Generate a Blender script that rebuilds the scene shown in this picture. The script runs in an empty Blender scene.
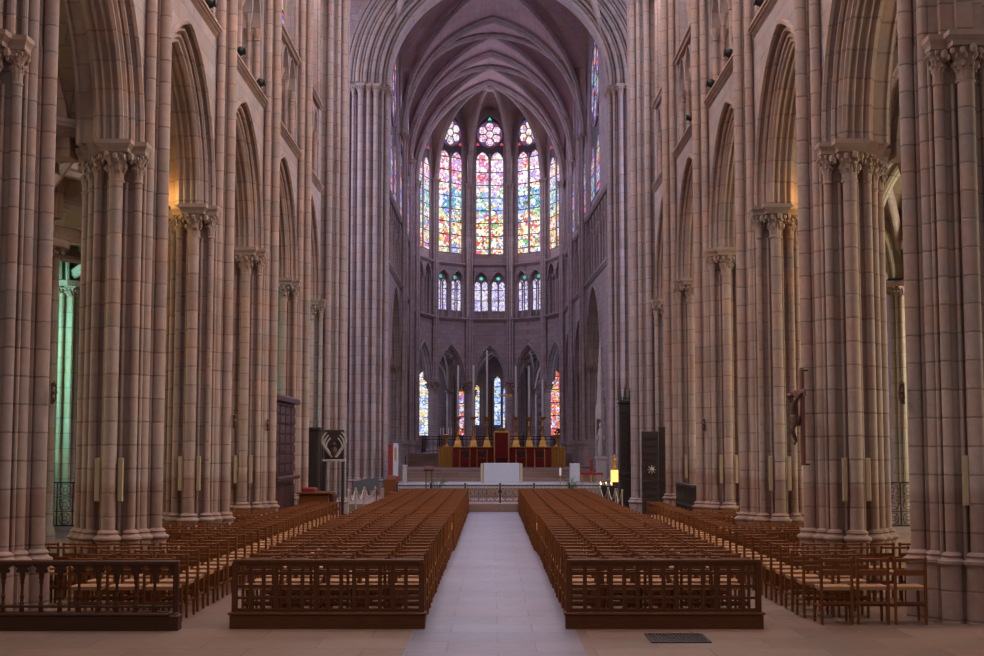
import bpy, bmesh, math, random
from mathutils import Vector, Matrix
random.seed(7)
PI = math.pi
scene = bpy.context.scene
COL = scene.collection

# ------------------------------------------------------------------ materials
def new_mat(name):
    m = bpy.data.materials.new(name); m.use_nodes = True
    nt = m.node_tree
    for n in list(nt.nodes): nt.nodes.remove(n)
    out = nt.nodes.new('ShaderNodeOutputMaterial')
    b = nt.nodes.new('ShaderNodeBsdfPrincipled')
    nt.links.new(b.outputs[0], out.inputs[0])
    return m, nt, b, out

class G:
    """tiny node-graph helper"""
    def __init__(s, nt): s.nt = nt
    def n(s, t, **kw):
        x = s.nt.nodes.new(t)
        for k, v in kw.items(): setattr(x, k, v)
        return x
    def lk(s, a, b): s.nt.links.new(a, b)
    def put(s, sock, v):
        if hasattr(v, 'is_output'): s.lk(v, sock)
        else: sock.default_value = v
    def m(s, op, a, b=0.0, c=0.0, clamp=False):
        x = s.n('ShaderNodeMath', operation=op, use_clamp=clamp)
        s.put(x.inputs[0], a); s.put(x.inputs[1], b)
        if op in ('MULTIPLY_ADD', 'WRAP', 'SMOOTH_MIN', 'COMPARE'): s.put(x.inputs[2], c)
        return x.outputs[0]
    def mix(s, f, a, b, mode='MIX'):
        x = s.n('ShaderNodeMix', data_type='RGBA', blend_type=mode)
        s.put(x.inputs[0], f); s.put(x.inputs[6], a); s.put(x.inputs[7], b)
        return x.outputs[2]
    def ss(s, v, lo, hi, a=0.0, b=1.0):
        x = s.n('ShaderNodeMapRange', interpolation_type='SMOOTHSTEP')
        s.put(x.inputs[0], v); s.put(x.inputs[1], lo); s.put(x.inputs[2], hi); s.put(x.inputs[3], a); s.put(x.inputs[4], b)
        return x.outputs[0]
    def pos(s):
        g = s.n('ShaderNodeNewGeometry'); sp = s.n('ShaderNodeSeparateXYZ'); s.lk(g.outputs['Position'], sp.inputs[0])
        return g.outputs['Position'], sp.outputs[0], sp.outputs[1], sp.outputs[2]
    def xyz(s, x, y, z=0.0):
        c = s.n('ShaderNodeCombineXYZ'); s.put(c.inputs[0], x); s.put(c.inputs[1], y); s.put(c.inputs[2], z); return c.outputs[0]
    def noise(s, v, scale, detail=3.0, rough=.55):
        x = s.n('ShaderNodeTexNoise'); s.lk(v, x.inputs['Vector']); x.inputs['Scale'].default_value = scale
        x.inputs['Detail'].default_value = detail; x.inputs['Roughness'].default_value = rough
        return x.outputs[0]
    def ramp(s, f, stops, interp='LINEAR'):
        x = s.n('ShaderNodeValToRGB'); cr = x.color_ramp; cr.interpolation = interp
        while len(cr.elements) > 1: cr.elements.remove(cr.elements[-1])
        cr.elements[0].position = stops[0][0]; cr.elements[0].color = (*stops[0][1], 1)
        for p, c in stops[1:]:
            e = cr.elements.new(p); e.color = (*c, 1)
        s.lk(f, x.inputs[0]); return x.outputs[0]
    def bump(s, bsdf, h, strength=.3, dist=.02):
        x = s.n('ShaderNodeBump'); x.inputs['Strength'].default_value = strength; x.inputs['Distance'].default_value = dist
        s.lk(h, x.inputs['Height']); s.lk(x.outputs[0], bsdf.inputs['Normal'])

def C4(c): return (c[0], c[1], c[2], 1.0)

def stone(name, col, course=.42, joint=.55, brick=None, worn=False, rough=.85, var=.22, vault=False):
    col = tuple(c*.74 for c in col)
    m, nt, b, _ = new_mat(name); g = G(nt)
    P, x, y, z = g.pos()
    big = g.noise(P, .7, 4); fine = g.noise(P, 9, 5, .65); grain = g.noise(P, 38, 3)
    wob = g.m('MULTIPLY', g.m('SUBTRACT', g.noise(P, 3.0, 2), .5), .02)
    if brick:
        u = g.m('ADD', x, y)
        if vault: vec = g.xyz(g.m('ADD', y, 0.0), g.m('ADD', g.m('ABSOLUTE', x), g.m('MULTIPLY', z, .8)))
        else: vec = g.xyz(u, g.m('ADD', z, wob))
        t = g.n('ShaderNodeTexBrick'); g.lk(vec, t.inputs['Vector'])
        t.inputs['Scale'].default_value = 1.0; t.inputs['Brick Width'].default_value = brick[0]; t.inputs['Row Height'].default_value = brick[1]
        t.inputs['Mortar Size'].default_value = .014; t.inputs['Mortar Smooth'].default_value = .5; t.inputs['Bias'].default_value = 0
        t.inputs['Color1'].default_value = (.0, .0, .0, 1); t.inputs['Color2'].default_value = (1, 1, 1, 1); t.inputs['Mortar'].default_value = (.5, .5, .5, 1)
        rnd = g.n('ShaderNodeSeparateColor'); g.lk(t.outputs[0], rnd.inputs[0]); rv = rnd.outputs[0]
        jt = t.outputs['Fac']
    else:
        tt = g.m('DIVIDE', g.m('ADD', z, wob), course)
        # a different course rhythm on every pier, read from where it stands
        cellp = g.n('ShaderNodeTexWhiteNoise', noise_dimensions='2D')
        g.lk(g.xyz(g.m('ROUND', g.m('DIVIDE', x, 3.0)), g.m('ROUND', g.m('DIVIDE', y, 2.85))), cellp.inputs['Vector'])
        tt = g.m('ADD', tt, cellp.outputs[0])
        cell = g.m('FLOOR', tt); fr = g.m('FRACT', tt)
        d = g.m('MINIMUM', fr, g.m('SUBTRACT', 1.0, fr))
        jt = g.ss(d, .010, .055, 1.0, 0.0)
        wn = g.n('ShaderNodeTexWhiteNoise', noise_dimensions='3D')
        g.lk(g.xyz(g.m('ROUND', g.m('MULTIPLY', x, 3.2)), g.m('ROUND', g.m('MULTIPLY', y, 3.2)), cell), wn.inputs['Vector'])
        rv = wn.outputs[0]
    val = g.m('MULTIPLY_ADD', g.m('SUBTRACT', rv, .5), var, 1.0)
    val = g.m('MULTIPLY', val, g.m('MULTIPLY_ADD', g.m('SUBTRACT', big, .5), .55, 1.0))
    val = g.m('MULTIPLY', val, g.m('MULTIPLY_ADD', g.m('SUBTRACT', fine, .5), .5, 1.0))
    warm = tuple(min(1, c*k) for c, k in zip(col, (1.07, .96, .90))); cool = tuple(c*k for c, k in zip(col, (.95, 1.0, 1.06)))
    base = g.mix(g.ss(g.noise(P, 1.9, 3), .35, .65), C4(warm), C4(cool))
    if worn:   # hands, damp and cleaning have left the first metre and a half browner
        edge = g.m('ADD', z, g.m('MULTIPLY', g.m('SUBTRACT', g.noise(P, 2.5, 2), .5), .05))
        base = g.mix(g.ss(edge, 1.56, 1.64, .5, 0.0), base, C4((col[0]*.78, col[1]*.62, col[2]*.55)))
        pale = g.m('MULTIPLY', g.ss(edge, 1.62, 1.70), g.ss(g.m('ADD', edge, g.m('MULTIPLY', g.m('SUBTRACT', big, .5), 1.6)), 2.6, 4.2, .5, 0.0))
        base = g.mix(pale, base, C4((.40, .315, .28)))
        chip = g.ss(g.noise(P, 5.0, 6, .7), .66, .72)
        base = g.mix(g.m('MULTIPLY', chip, .5), base, C4((col[0]*1.25, col[1]*1.25, col[2]*1.22)))
    vc = g.n('ShaderNodeVectorMath', operation='SCALE'); g.lk(base, vc.inputs[0]); g.lk(val, vc.inputs['Scale'])
    c = g.mix(g.m('MULTIPLY', jt, g.m('MULTIPLY', g.ss(g.noise(P, 1.3, 3), .35, .62, .50, 1.0), joint)), vc.outputs[0], C4(tuple(k*.26 for k in col)))
    g.lk(c, b.inputs['Base Color']); b.inputs['Roughness'].default_value = rough
    h = g.m('ADD', g.m('MULTIPLY', fine, .6), g.m('ADD', g.m('MULTIPLY', grain, .25), g.m('MULTIPLY', jt, -.8)))
    g.bump(b, h, .5, .012)
    return m

def plain(name, col, rough=.5, metal=0.0, var=.25, scale=8.0, grain=None, bump=.15, spec=.5):
    m, nt, b, _ = new_mat(name); g = G(nt)
    tc = g.n('ShaderNodeTexCoord'); P = tc.outputs['Object']
    if grain:
        mp = g.n('ShaderNodeMapping'); g.lk(P, mp.inputs[0]); mp.inputs['Scale'].default_value = grain; P2 = mp.outputs[0]
    else: P2 = P
    oi = g.n('ShaderNodeObjectInfo')
    off = g.n('ShaderNodeVectorMath', operation='ADD'); g.lk(P2, off.inputs[0]); g.lk(g.xyz(g.m('MULTIPLY', oi.outputs['Random'], 37.0), g.m('MULTIPLY', oi.outputs['Random'], 11.0)), off.inputs[1])
    n = g.noise(off.outputs[0], scale, 4)
    v = g.m('MULTIPLY_ADD', g.m('SUBTRACT', n, .5), var*2, 1.0)
    v = g.m('MULTIPLY', v, g.m('MULTIPLY_ADD', g.m('SUBTRACT', oi.outputs['Random'], .5), var*.8, 1.0))
    vc = g.n('ShaderNodeVectorMath', operation='SCALE'); vc.inputs[0].default_value = col; g.lk(v, vc.inputs['Scale'])
    g.lk(vc.outputs[0], b.inputs['Base Color']); b.inputs['Roughness'].default_value = rough; b.inputs['Metallic'].default_value = metal; b.inputs['Specular IOR Level'].default_value = spec
    if bump: g.bump(b, n, bump, .01)
    return m

def glass(name, palette, strength, scale=2.2, lead=.05, zband=None, rowh=.62):
    """stained glass lit from behind by daylight: coloured pieces set in lead, with iron saddle bars every rowh"""
    m, nt, b, out = new_mat(name); g = G(nt)
    nt.nodes.remove(b)
    P, x, y, z = g.pos()
    v = g.n('ShaderNodeTexVoronoi', feature='F1'); g.lk(P, v.inputs['Vector']); v.inputs['Scale'].default_value = scale
    e = g.n('ShaderNodeTexVoronoi', feature='DISTANCE_TO_EDGE'); g.lk(P, e.inputs['Vector']); e.inputs['Scale'].default_value = scale
    sc = g.n('ShaderNodeSeparateColor'); g.lk(v.outputs['Color'], sc.inputs[0])
    v2 = g.n('ShaderNodeTexVoronoi', feature='F1'); g.lk(P, v2.inputs['Vector']); v2.inputs['Scale'].default_value = scale*2.6
    s2 = g.n('ShaderNodeSeparateColor'); g.lk(v2.outputs['Color'], s2.inputs[0])
    if zband:   # (z limits, [palettes])
        col = None; col2 = None
        lo = g.m('ADD', z, g.m('MULTIPLY', g.m('SUBTRACT', sc.outputs[1], .5), .9))
        for i, pal in enumerate(palette):
            c = g.ramp(sc.outputs[0], pal, 'CONSTANT'); c2 = g.ramp(s2.outputs[0], pal, 'CONSTANT')
            col = c if col is None else g.mix(g.m('GREATER_THAN', lo, zband[i-1]), col, c)
            col2 = c2 if col2 is None else g.mix(g.m('GREATER_THAN', lo, zband[i-1]), col2, c2)
    else:
        col = g.ramp(sc.outputs[0], palette, 'CONSTANT'); col2 = g.ramp(s2.outputs[0], palette, 'CONSTANT')
    col = g.mix(g.m('GREATER_THAN', s2.outputs[1], .55), col, col2)
    ld = g.ss(e.outputs['Distance'], lead*.4, lead, .28, 1.0)
    fr = g.m('FRACT', g.m('DIVIDE', z, rowh)); bar = g.m('GREATER_THAN', g.m('MINIMUM', fr, g.m('SUBTRACT', 1.0, fr)), .035)
    paint = g.ss(g.noise(P, 14, 3, .7), .25, .62, .72, 1.0)
    k = g.m('MULTIPLY', g.m('MULTIPLY', ld, bar), paint)
    k = g.m('MULTIPLY', k, strength)
    em = g.n('ShaderNodeEmission'); g.lk(col, em.inputs[0]); g.lk(k, em.inputs[1])
    g.lk(em.outputs[0], out.inputs[0])
    return m

def glow(name, col, strength):
    m, nt, b, out = new_mat(name); nt.nodes.remove(b); g = G(nt)
    em = g.n('ShaderNodeEmission'); em.inputs[0].default_value = C4(col); em.inputs[1].default_value = strength
    g.lk(em.outputs[0], out.inputs[0]); return m

def floor_mat(name, col, w, h, rough, joint=.55, var=.3, warp=0):
    m, nt, b, _ = new_mat(name); g = G(nt)
    P, x, y, z = g.pos()
    t = g.n('ShaderNodeTexBrick'); g.lk(g.xyz(g.m('ADD', x, warp), y), t.inputs['Vector'])
    t.inputs['Scale'].default_value = 1; t.inputs['Brick Width'].default_value = w; t.inputs['Row Height'].default_value = h
    t.inputs['Mortar Size'].default_value = .009; t.inputs['Mortar Smooth'].default_value = .3; t.offset = .43
    t.inputs['Color1'].default_value = (0, 0, 0, 1); t.inputs['Color2'].default_value = (1, 1, 1, 1); t.inputs['Mortar'].default_value = (.5, .5, .5, 1)
    sp = g.n('ShaderNodeSeparateColor'); g.lk(t.outputs[0], sp.inputs[0])
    n1 = g.noise(P, .9, 5); n2 = g.noise(P, 7, 5, .65)
    val = g.m('MULTIPLY', g.m('MULTIPLY_ADD', g.m('SUBTRACT', sp.outputs[0], .5), var, 1.0), g.m('MULTIPLY_ADD', g.m('SUBTRACT', n1, .5), .7, 1.0))
    val = g.m('MULTIPLY', val, g.m('MULTIPLY_ADD', g.m('SUBTRACT', n2, .5), .35, 1.0))
    base = g.mix(g.ss(g.noise(P, .5, 3), .4, .6), C4(col), C4((col[0]*1.06, col[1]*.93, col[2]*.88)))
    vc = g.n('ShaderNodeVectorMath', operation='SCALE'); g.lk(base, vc.inputs[0]); g.lk(val, vc.inputs['Scale'])
    c = g.mix(g.m('MULTIPLY', t.outputs['Fac'], joint), vc.outputs[0], C4(tuple(k*.3 for k in col)))
    g.lk(c, b.inputs['Base Color'])
    g.lk(g.m('MULTIPLY_ADD', n2, .25, rough-.12), b.inputs['Roughness'])
    g.bump(b, g.m('SUBTRACT', g.m('MULTIPLY', n2, .3), t.outputs['Fac']), .25, .008)
    return m

PINK = (.45, .325, .28)
M = {}
M['pier'] = stone('pier_stone', PINK, course=.36, joint=.58, worn=True)
M['cap'] = stone('capital_stone', (.44, .325, .275), course=5.0, joint=.2, var=.1)
M['wall'] = stone('wall_ashlar', (.42, .335, .32), brick=(.72, .36), joint=.45)
M['arch'] = stone('arch_stone', (.43, .305, .26), course=.40, joint=.5)
M['vault'] = stone('vault_web', (.46, .31, .295), brick=(.5, .22), joint=.32, vault=True, var=.16)
M['rib'] = stone('rib_stone', (.44, .355, .33), course=.55, joint=.35)
M['choir'] = stone('choir_ashlar', (.42, .33, .33), brick=(.62, .30), joint=.6)
M['choirpier'] = stone('choir_pier_stone', (.44, .35, .34), course=.40, joint=.6)
M['aisle'] = stone('aisle_stone', (.36, .27, .19), brick=(.6, .34), joint=.4)
M['aislepier'] = stone('aisle_pier_stone', (.42, .37, .29), course=.42, joint=.5)
M['floor'] = floor_mat('floor_slabs', (.175, .110, .082), 1.25, .86, .45, joint=.75, var=.42)
M['path'] = floor_mat('path_slabs', (.165, .152, .195), .97, .80, .42, joint=.6, var=.2, warp=.35)  # pale path slabs, with bluish light reflected from the choir put into their colour
M['step'] = stone('step_stone', (.35, .235, .19), brick=(1.4, .5), joint=.3)
M['marble'] = plain('pale_marble', (.36, .35, .36), .35, var=.12, scale=3)
M['wood'] = plain('chair_wood', (.155, .050, .013), .5, spec=.22, var=.30, scale=6, grain=(9, 9, 1.2))
M['rush'] = plain('rush_seat', (.34, .165, .075), .8, var=.22, scale=10, grain=(2, 14, 8))
M['oak'] = plain('dark_oak', (.058, .020, .009), .5, spec=.2, var=.35, scale=5, grain=(2, 9, 9))
M['oak2'] = plain('lattice_oak', (.098, .032, .010), .5, spec=.2, var=.35, scale=5, grain=(2, 9, 9))
M['black'] = plain('blackened_oak', (.022, .013, .012), .5, var=.4, scale=6)
M['purple'] = plain('carved_oak', (.062, .022, .026), .5, spec=.25, var=.35, scale=6)
M['iron'] = plain('wrought_iron', (.030, .028, .030), .5, .5, var=.2)
M['gold'] = plain('gilt_brass', (.62, .33, .09), .38, .75, var=.2)
M['goldcloth'] = plain('gold_cloth', (.45, .22, .04), .7, var=.25, scale=3, grain=(14, 14, .7))
M['red'] = plain('red_velvet', (.22, .014, .013), .8, var=.2, scale=4)
M['white'] = plain('white_cloth', (.42, .43, .49), .8, var=.06)
M['speaker'] = plain('speaker_beige', (.44, .33, .22), .5, var=.06)
M['wax'] = plain('candle_wax', (.80, .80, .82), .5, var=.03)
M['leaf'] = plain('palm_leaf', (.07, .14, .04), .55, var=.4)
M['bronze'] = plain('dark_bronze', (.10, .050, .040), .45, .3, var=.3)
M['crosswood'] = plain('cross_wood', (.16, .055, .04), .5, var=.3)
M['slate'] = plain('slate_cloth', (.07, .075, .085), .7, var=.2)
M['rope'] = plain('pale_rope', (.50, .43, .33), .8, var=.15)
M['statue'] = plain('pale_statue_stone', (.45, .40, .38), .7, var=.2)
M['flame'] = glow('candle_flame', (1.0, .55, .18), 14)
M['lampglass'] = glow('lit_shrine_glass', (1.0, .62, .16), 2.2)
M['dark'] = plain('window_shadow_stone', (.10, .08, .085), .9, var=.2)
W_ = (1, .98, .95)
up = [(0, (1, .93, .98)), (.22, (.80, .38, .72)), (.36, (1, .85, .45)), (.46, (.88, .22, .40)), (.56, (1, .96, 1)), (.70, (.55, .42, .88)), (.82, (.95, .62, .80)), (.93, (.85, .12, .14))]
mid = [(0, (.45, .55, 1)), (.2, (.18, .24, .95)), (.32, (1, 1, .95)), (.44, (.12, .55, .28)), (.58, (.60, .85, .50)), (.68, (.80, .80, 1)), (.80, (.10, .45, .55)), (.9, (.95, .80, .35))]
low = [(0, (1, .95, .70)), (.17, (.85, .12, .08)), (.30, (1, .98, .88)), (.42, (.95, .50, .15)), (.54, (1, .85, .40)), (.64, (.80, .15, .28)), (.72, (.30, .35, .95)), (.80, (1, 1, .95)), (.92, (.15, .55, .22))]
M['glass_apse'] = glass('stained_glass_figures', [low, mid, up], 1.65, 3.0, .05, zband=(17.4, 19.2), rowh=.85)
vio = [(0, (.85, .82, 1)), (.4, (.62, .55, 1)), (.62, (1, .95, 1)), (.85, (.45, .30, .95))]
M['glass_vio'] = glass('stained_glass_violet', vio, 1.45, 5.0, .07, rowh=.7)
M['glass_rose'] = glass('stained_glass_rosette', [(0, (1, .92, .75)), (.4, (.95, .75, .95)), (.6, (1, 1, .85)), (.8, (.90, .25, .35)), (.92, (.4, .3, .9))], 1.7, 5.0, .06, rowh=3.1)
M['glass_pinkrose'] = glass('stained_glass_pink_rosette', [(0, (1, .82, .92)), (.4, (.90, .45, .70)), (.7, (1, .95, 1)), (.88, (.8, .2, .4))], 1.6, 5.0, .06, rowh=3.1)
M['glass_green'] = glow('stained_glass_teal', (.10, .75, .65), 1.3)
M['glass_redbit'] = glow('stained_glass_ruby', (.85, .08, .16), 1.2)
M['glass_ground'] = glass('stained_glass_ground', [(0, (.22, .16, .75)), (.45, (.75, .15, .30)), (.7, (.30, .22, .85))], .75, 6.0, .06, rowh=5)
M['glass_bluebit'] = glow('stained_glass_sapphire', (.25, .25, .95), 1.2)
M['glass_gold'] = glass('stained_glass_amber_blue', [(0, (.70, .82, 1)), (.34, (1, .60, .12)), (.52, (.9, .95, 1)), (.72, (1, .85, .40)), (.88, (.25, .35, .9))], 1.7, 3.6, .07, rowh=.55)
M['glass_red'] = glass('stained_glass_ruby_medallions', [(0, (.9, .14, .07)), (.3, (1, .55, .15)), (.5, (.95, .9, .9)), (.62, (.55, .65, 1)), (.78, (.85, .10, .20)), (.92, (.25, .30, .95))], 1.6, 3.6, .07, rowh=.9)
M['glass_blue'] = glass('stained_glass_azure', [(0, (.40, .60, 1)), (.4, (.75, .85, 1)), (.7, (.15, .30, .95)), (.9, (1, .9, .6))], 1.6, 4.0, .06, rowh=.6)
M['glass_side'] = glass('stained_glass_clerestory', [(0, (.25, .20, .75)), (.22, (.85, .10, .15)), (.4, (.65, .68, .95)), (.58, (.95, .45, .10)), (.72, (.20, .30, .85)), (.88, (.15, .55, .30))], 1.5, 2.6, .06, rowh=.9)
M['glass_aisle'] = glass('stained_glass_green', [(0, (.30, .80, .55)), (.35, (.55, .90, .65)), (.65, (.20, .65, .50)), (.85, (.8, .95, .7))], 1.6, 2.6, .05, rowh=.6)
M['glass_pale'] = glass('stained_glass_pale', [(0, (.90, .85, .60)), (.4, (1, .92, .75)), (.7, (.80, .80, .60)), (.88, (.95, .75, .40))], 1.4, 2.6, .05, rowh=.6)
# ------------------------------------------------------------------ mesh builder
class MB:
    def __init__(s): s.v = []; s.f = []; s.mi = []
    def add(s, vs, fs, mi=0, T=None):
        o = len(s.v)
        s.v.extend([T(*p) for p in vs] if T else vs)
        s.f.extend([tuple(o+i for i in f) for f in fs]); s.mi.extend([mi]*len(fs))
        return s
    def box(s, x0, x1, y0, y1, z0, z1, mi=0, T=None):
        vs = [(x0,y0,z0),(x1,y0,z0),(x1,y1,z0),(x0,y1,z0),(x0,y0,z1),(x1,y0,z1),(x1,y1,z1),(x0,y1,z1)]
        return s.add(vs, [(3,2,1,0),(4,5,6,7),(0,1,5,4),(1,2,6,5),(2,3,7,6),(3,0,4,7)], mi, T)
    def bbox(s, x0, x1, y0, y1, z0, z1, c=.01, mi=0, T=None):
        """box with chamfered vertical and top edges"""
        P = lambda d: [(x0+d,y0),(x1-d,y0),(x1,y0+d),(x1,y1-d),(x1-d,y1),(x0+d,y1),(x0,y1-d),(x0,y0+d)]
        lo = P(c)
        top = [(x0+c+(a-x0-c)*1.0, b) for a, b in lo]
        cx, cy = (x0+x1)/2, (y0+y1)/2
        ins = [(a+(c if a < cx else -c), b+(c if b < cy else -c)) for a, b in lo]
        vs = [(a,b,z0) for a,b in lo]+[(a,b,z1-c) for a,b in top]+[(a,b,z1) for a,b in ins]
        fs = [tuple(range(7,-1,-1)), tuple(range(16,24))]
        for k in (0, 8):
            for i in range(8): fs.append((k+i, k+(i+1)%8, k+8+(i+1)%8, k+8+i))
        return s.add(vs, fs, mi, T)
    def prism(s, poly, z0, z1, mi=0, T=None):
        n = len(poly)
        vs = [(a,b,z0) for a,b in poly]+[(a,b,z1) for a,b in poly]
        fs = [(i,(i+1)%n,n+(i+1)%n,n+i) for i in range(n)]+[tuple(range(n-1,-1,-1)), tuple(range(n,2*n))]
        return s.add(vs, fs, mi, T)
    def lathe(s, prof, cx=0, cy=0, n=12, mi=0, T=None, rot=0, cap=True):
        vs = []; fs = []
        for r, z in prof:
            for i in range(n):
                a = rot+2*PI*i/n; vs.append((cx+r*math.cos(a), cy+r*math.sin(a), z))
        for k in range(len(prof)-1):
            for i in range(n):
                j = (i+1)%n; fs.append((k*n+i, k*n+j, (k+1)*n+j, (k+1)*n+i))
        if cap:
            fs.append(tuple(range(n-1,-1,-1))); q = (len(prof)-1)*n; fs.append(tuple(range(q, q+n)))
        return s.add(vs, fs, mi, T)
    def tube(s, pts, r, n=6, mi=0, T=None, closed=False):
        pts = [Vector(p) for p in pts]; m = len(pts)
        rs = r if isinstance(r, (list, tuple)) else [r]*m
        vs = []; fs = []; ref = None
        for k in range(m):
            if closed: d = pts[(k+1)%m]-pts[k-1]
            else: d = pts[min(k+1,m-1)]-pts[max(k-1,0)]
            d.normalize()
            if ref is None: ref = d.orthogonal().normalized()
            ref = (ref-d*ref.dot(d)); ref = ref.normalized() if ref.length > 1e-6 else d.orthogonal().normalized()
            w = d.cross(ref)
            for i in range(n):
                a = 2*PI*i/n; vs.append(tuple(pts[k]+(ref*math.cos(a)+w*math.sin(a))*rs[k]))
        for k in range(m if closed else m-1):
            k2 = (k+1)%m
            for i in range(n):
                j = (i+1)%n; fs.append((k*n+i, k*n+j, k2*n+j, k2*n+i))
        if not closed: fs.append(tuple(range(n-1,-1,-1))); fs.append(tuple(range((m-1)*n, m*n)))
        return s.add(vs, fs, mi, T)
    def ball(s, c, r, n=8, mi=0, T=None, sz=(1,1,1)):
        vs = []; fs = []; m = max(3, n//2+1)
        for k in range(m+1):
            a = PI*k/m
            for i in range(n):
                b = 2*PI*i/n; vs.append((c[0]+r*sz[0]*math.sin(a)*math.cos(b), c[1]+r*sz[1]*math.sin(a)*math.sin(b), c[2]-r*sz[2]*math.cos(a)))
        for k in range(m):
            for i in range(n):
                j = (i+1)%n; fs.append((k*n+i, k*n+j, (k+1)*n+j, (k+1)*n+i))
        return s.add(vs, fs, mi, T)
    # pointed arch: two arcs centred c beyond the middle line. profile = [(R, t)...] swept as a closed loop
    def arch(s, c, z0, prof, N=12, mi=0, T=None, closed=True, s0=0.0, stilt=0.0, half=0):
        vs = []; fs = []; m = len(prof); rows = []
        if stilt: rows.append([(R-c, z0-stilt, t) for R, t in prof])
        for k in range(N+1):
            rows.append([(R*math.cos(math.acos(max(-1, min(1, c/R)))*k/N)-c, z0+R*math.sin(math.acos(max(-1, min(1, c/R)))*k/N), t) for R, t in prof])
        full = rows if half > 0 else [[(-a, z, t) for a, z, t in r] for r in rows] if half < 0 else rows+[[(-a, z, t) for a, z, t in r] for r in rows[-2::-1]]
        for r in full: vs.extend([(s0+a, z, t) for a, z, t in r])
        for k in range(len(full)-1):
            for i in range(m if closed else m-1):
                j = (i+1)%m; fs.append((k*m+i, k*m+j, (k+1)*m+j, (k+1)*m+i))
        if closed: fs.append(tuple(range(m))); q = (len(full)-1)*m; fs.append(tuple(range(q+m-1, q-1, -1)))
        return s.add(vs, fs, mi, T)
    # wall with a pointed opening of radius R: fills s in [a,b], z from z0 to z1, t in [t0,t1]
    def archwall(s, c, R, z0, z1, a, b, t0, t1, N=12, mi=0, T=None, s0=0.0, half=0):
        hs = R-c; ph = math.acos(c/R)
        arc = [(R*math.cos(ph*k/N)-c, z0+R*math.sin(ph*k/N)) for k in range(N+1)]
        arc = arc+[(-x, z) for x, z in arc[-2::-1]]
        arc = [(s0+x, z) for x, z in arc]
        line = [(b, z0)]+arc+[(a, z0)]
        if half: line = [(b, z0)]+arc[:N+1]+[(a, arc[N][1])]
        n = len(line); vs = []; fs = []
        for t in (t0, t1):
            vs += [(x, z, t) for x, z in line]+[(x, z1, t) for x, z in line]
        for i in range(n-1):
            fs.append((i, i+1, n+i+1, n+i)); fs.append((2*n+i+1, 2*n+i, 3*n+i, 3*n+i+1))
            fs.append((i, 2*n+i, 2*n+i+1, i+1)); fs.append((n+i, n+i+1, 3*n+i+1, 3*n+i))
        return s.add(vs, fs, mi, T)
    # filled pointed panel (glass): spring z0, from zb up
    def panel(s, c, R, z0, zb, t, N=10, mi=0, T=None, s0=0.0):
        ph = math.acos(c/R)
        arc = [(R*math.cos(ph*k/N)-c, z0+R*math.sin(ph*k/N)) for k in range(N+1)]
        arc = arc+[(-x, z) for x, z in arc[-2::-1]]
        pts = [(R-c, zb)]+arc+[(-(R-c), zb)]
        vs = [(s0+x, z, t) for x, z in pts]
        return s.add(vs, [tuple(range(len(vs)))], mi, T)
    def disc(s, cs, cz, r, t, n=16, mi=0, T=None):
        return s.add([(cs+r*math.cos(2*PI*i/n), cz+r*math.sin(2*PI*i/n), t) for i in range(n)], [tuple(range(n))], mi, T)
    def ring(s, cs, cz, r, w, t, n=20, mi=0, T=None, q=6):
        return s.tube([(cs+r*math.cos(2*PI*i/n), cz+r*math.sin(2*PI*i/n), t) for i in range(n)], w, q, mi, T, closed=True)
    def build(s, name, mats, parent=None, smooth=35, **props):
        me = bpy.data.meshes.new(name); me.from_pydata(s.v, [], s.f); me.update()
        if not isinstance(mats, (list, tuple)): mats = [mats]
        for m in mats: me.materials.append(m)
        if len(mats) > 1: me.polygons.foreach_set('material_index', s.mi)
        bm = bmesh.new(); bm.from_mesh(me); bmesh.ops.recalc_face_normals(bm, faces=bm.faces); bm.to_mesh(me); bm.free()
        if smooth:
            me.polygons.foreach_set('use_smooth', [True]*len(me.polygons)); me.set_sharp_from_angle(angle=math.radians(smooth))
        o = bpy.data.objects.new(name, me); COL.objects.link(o)
        if parent is not None: o.parent = parent
        for k, v in props.items(): o[k] = v
        return o

def thing(name, label=None, cat=None, loc=(0,0,0), rz=0, group=None, kind=None):
    o = bpy.data.objects.new(name, None); COL.objects.link(o); o.location = loc; o.rotation_euler = (0,0,rz); o.empty_display_size = .2
    tag(o, label, cat, group, kind); return o
def tag(o, label=None, cat=None, group=None, kind=None):
    for k, v in (('label',label),('category',cat),('group',group),('kind',kind)):
        if v: o[k] = v
    return o
KIDS = {}
def dup(root, loc, rz=0, label=None, scale=None):
    if root.name not in KIDS: KIDS[root.name] = [(ch, list(ch.children)) for ch in root.children]
    r = root.copy(); COL.objects.link(r); r.location = loc; r.rotation_euler = (0,0,rz)
    if scale: r.scale = scale
    if label: r['label'] = label
    for ch, gs in KIDS[root.name]:
        c = ch.copy(); COL.objects.link(c); c.parent = r
        for g_ in gs:
            d = g_.copy(); COL.objects.link(d); d.parent = c
    return r
ORD = 'zeroth first second third fourth fifth sixth seventh eighth ninth tenth eleventh twelfth thirteenth fourteenth fifteenth sixteenth seventeenth eighteenth nineteenth twentieth'.split()

# ------------------------------------------------------------------ plan of the church (metres, camera near the origin looking along +Y)
PX = 5.72                                   # axis of the nave piers
NEARY = 18.25
PY = [NEARY, 21.95, 27.6, 33.4, 39.3]      # nave piers
BAYS = [(12.0, NEARY), (NEARY, 21.95), (21.95, 27.6), (27.6, 33.4), (33.4, 39.3), (39.3, 44.4)]
CAPZ = 6.90
WF = 5.36                                   # face of the nave wall
SPR = 18.0

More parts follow.
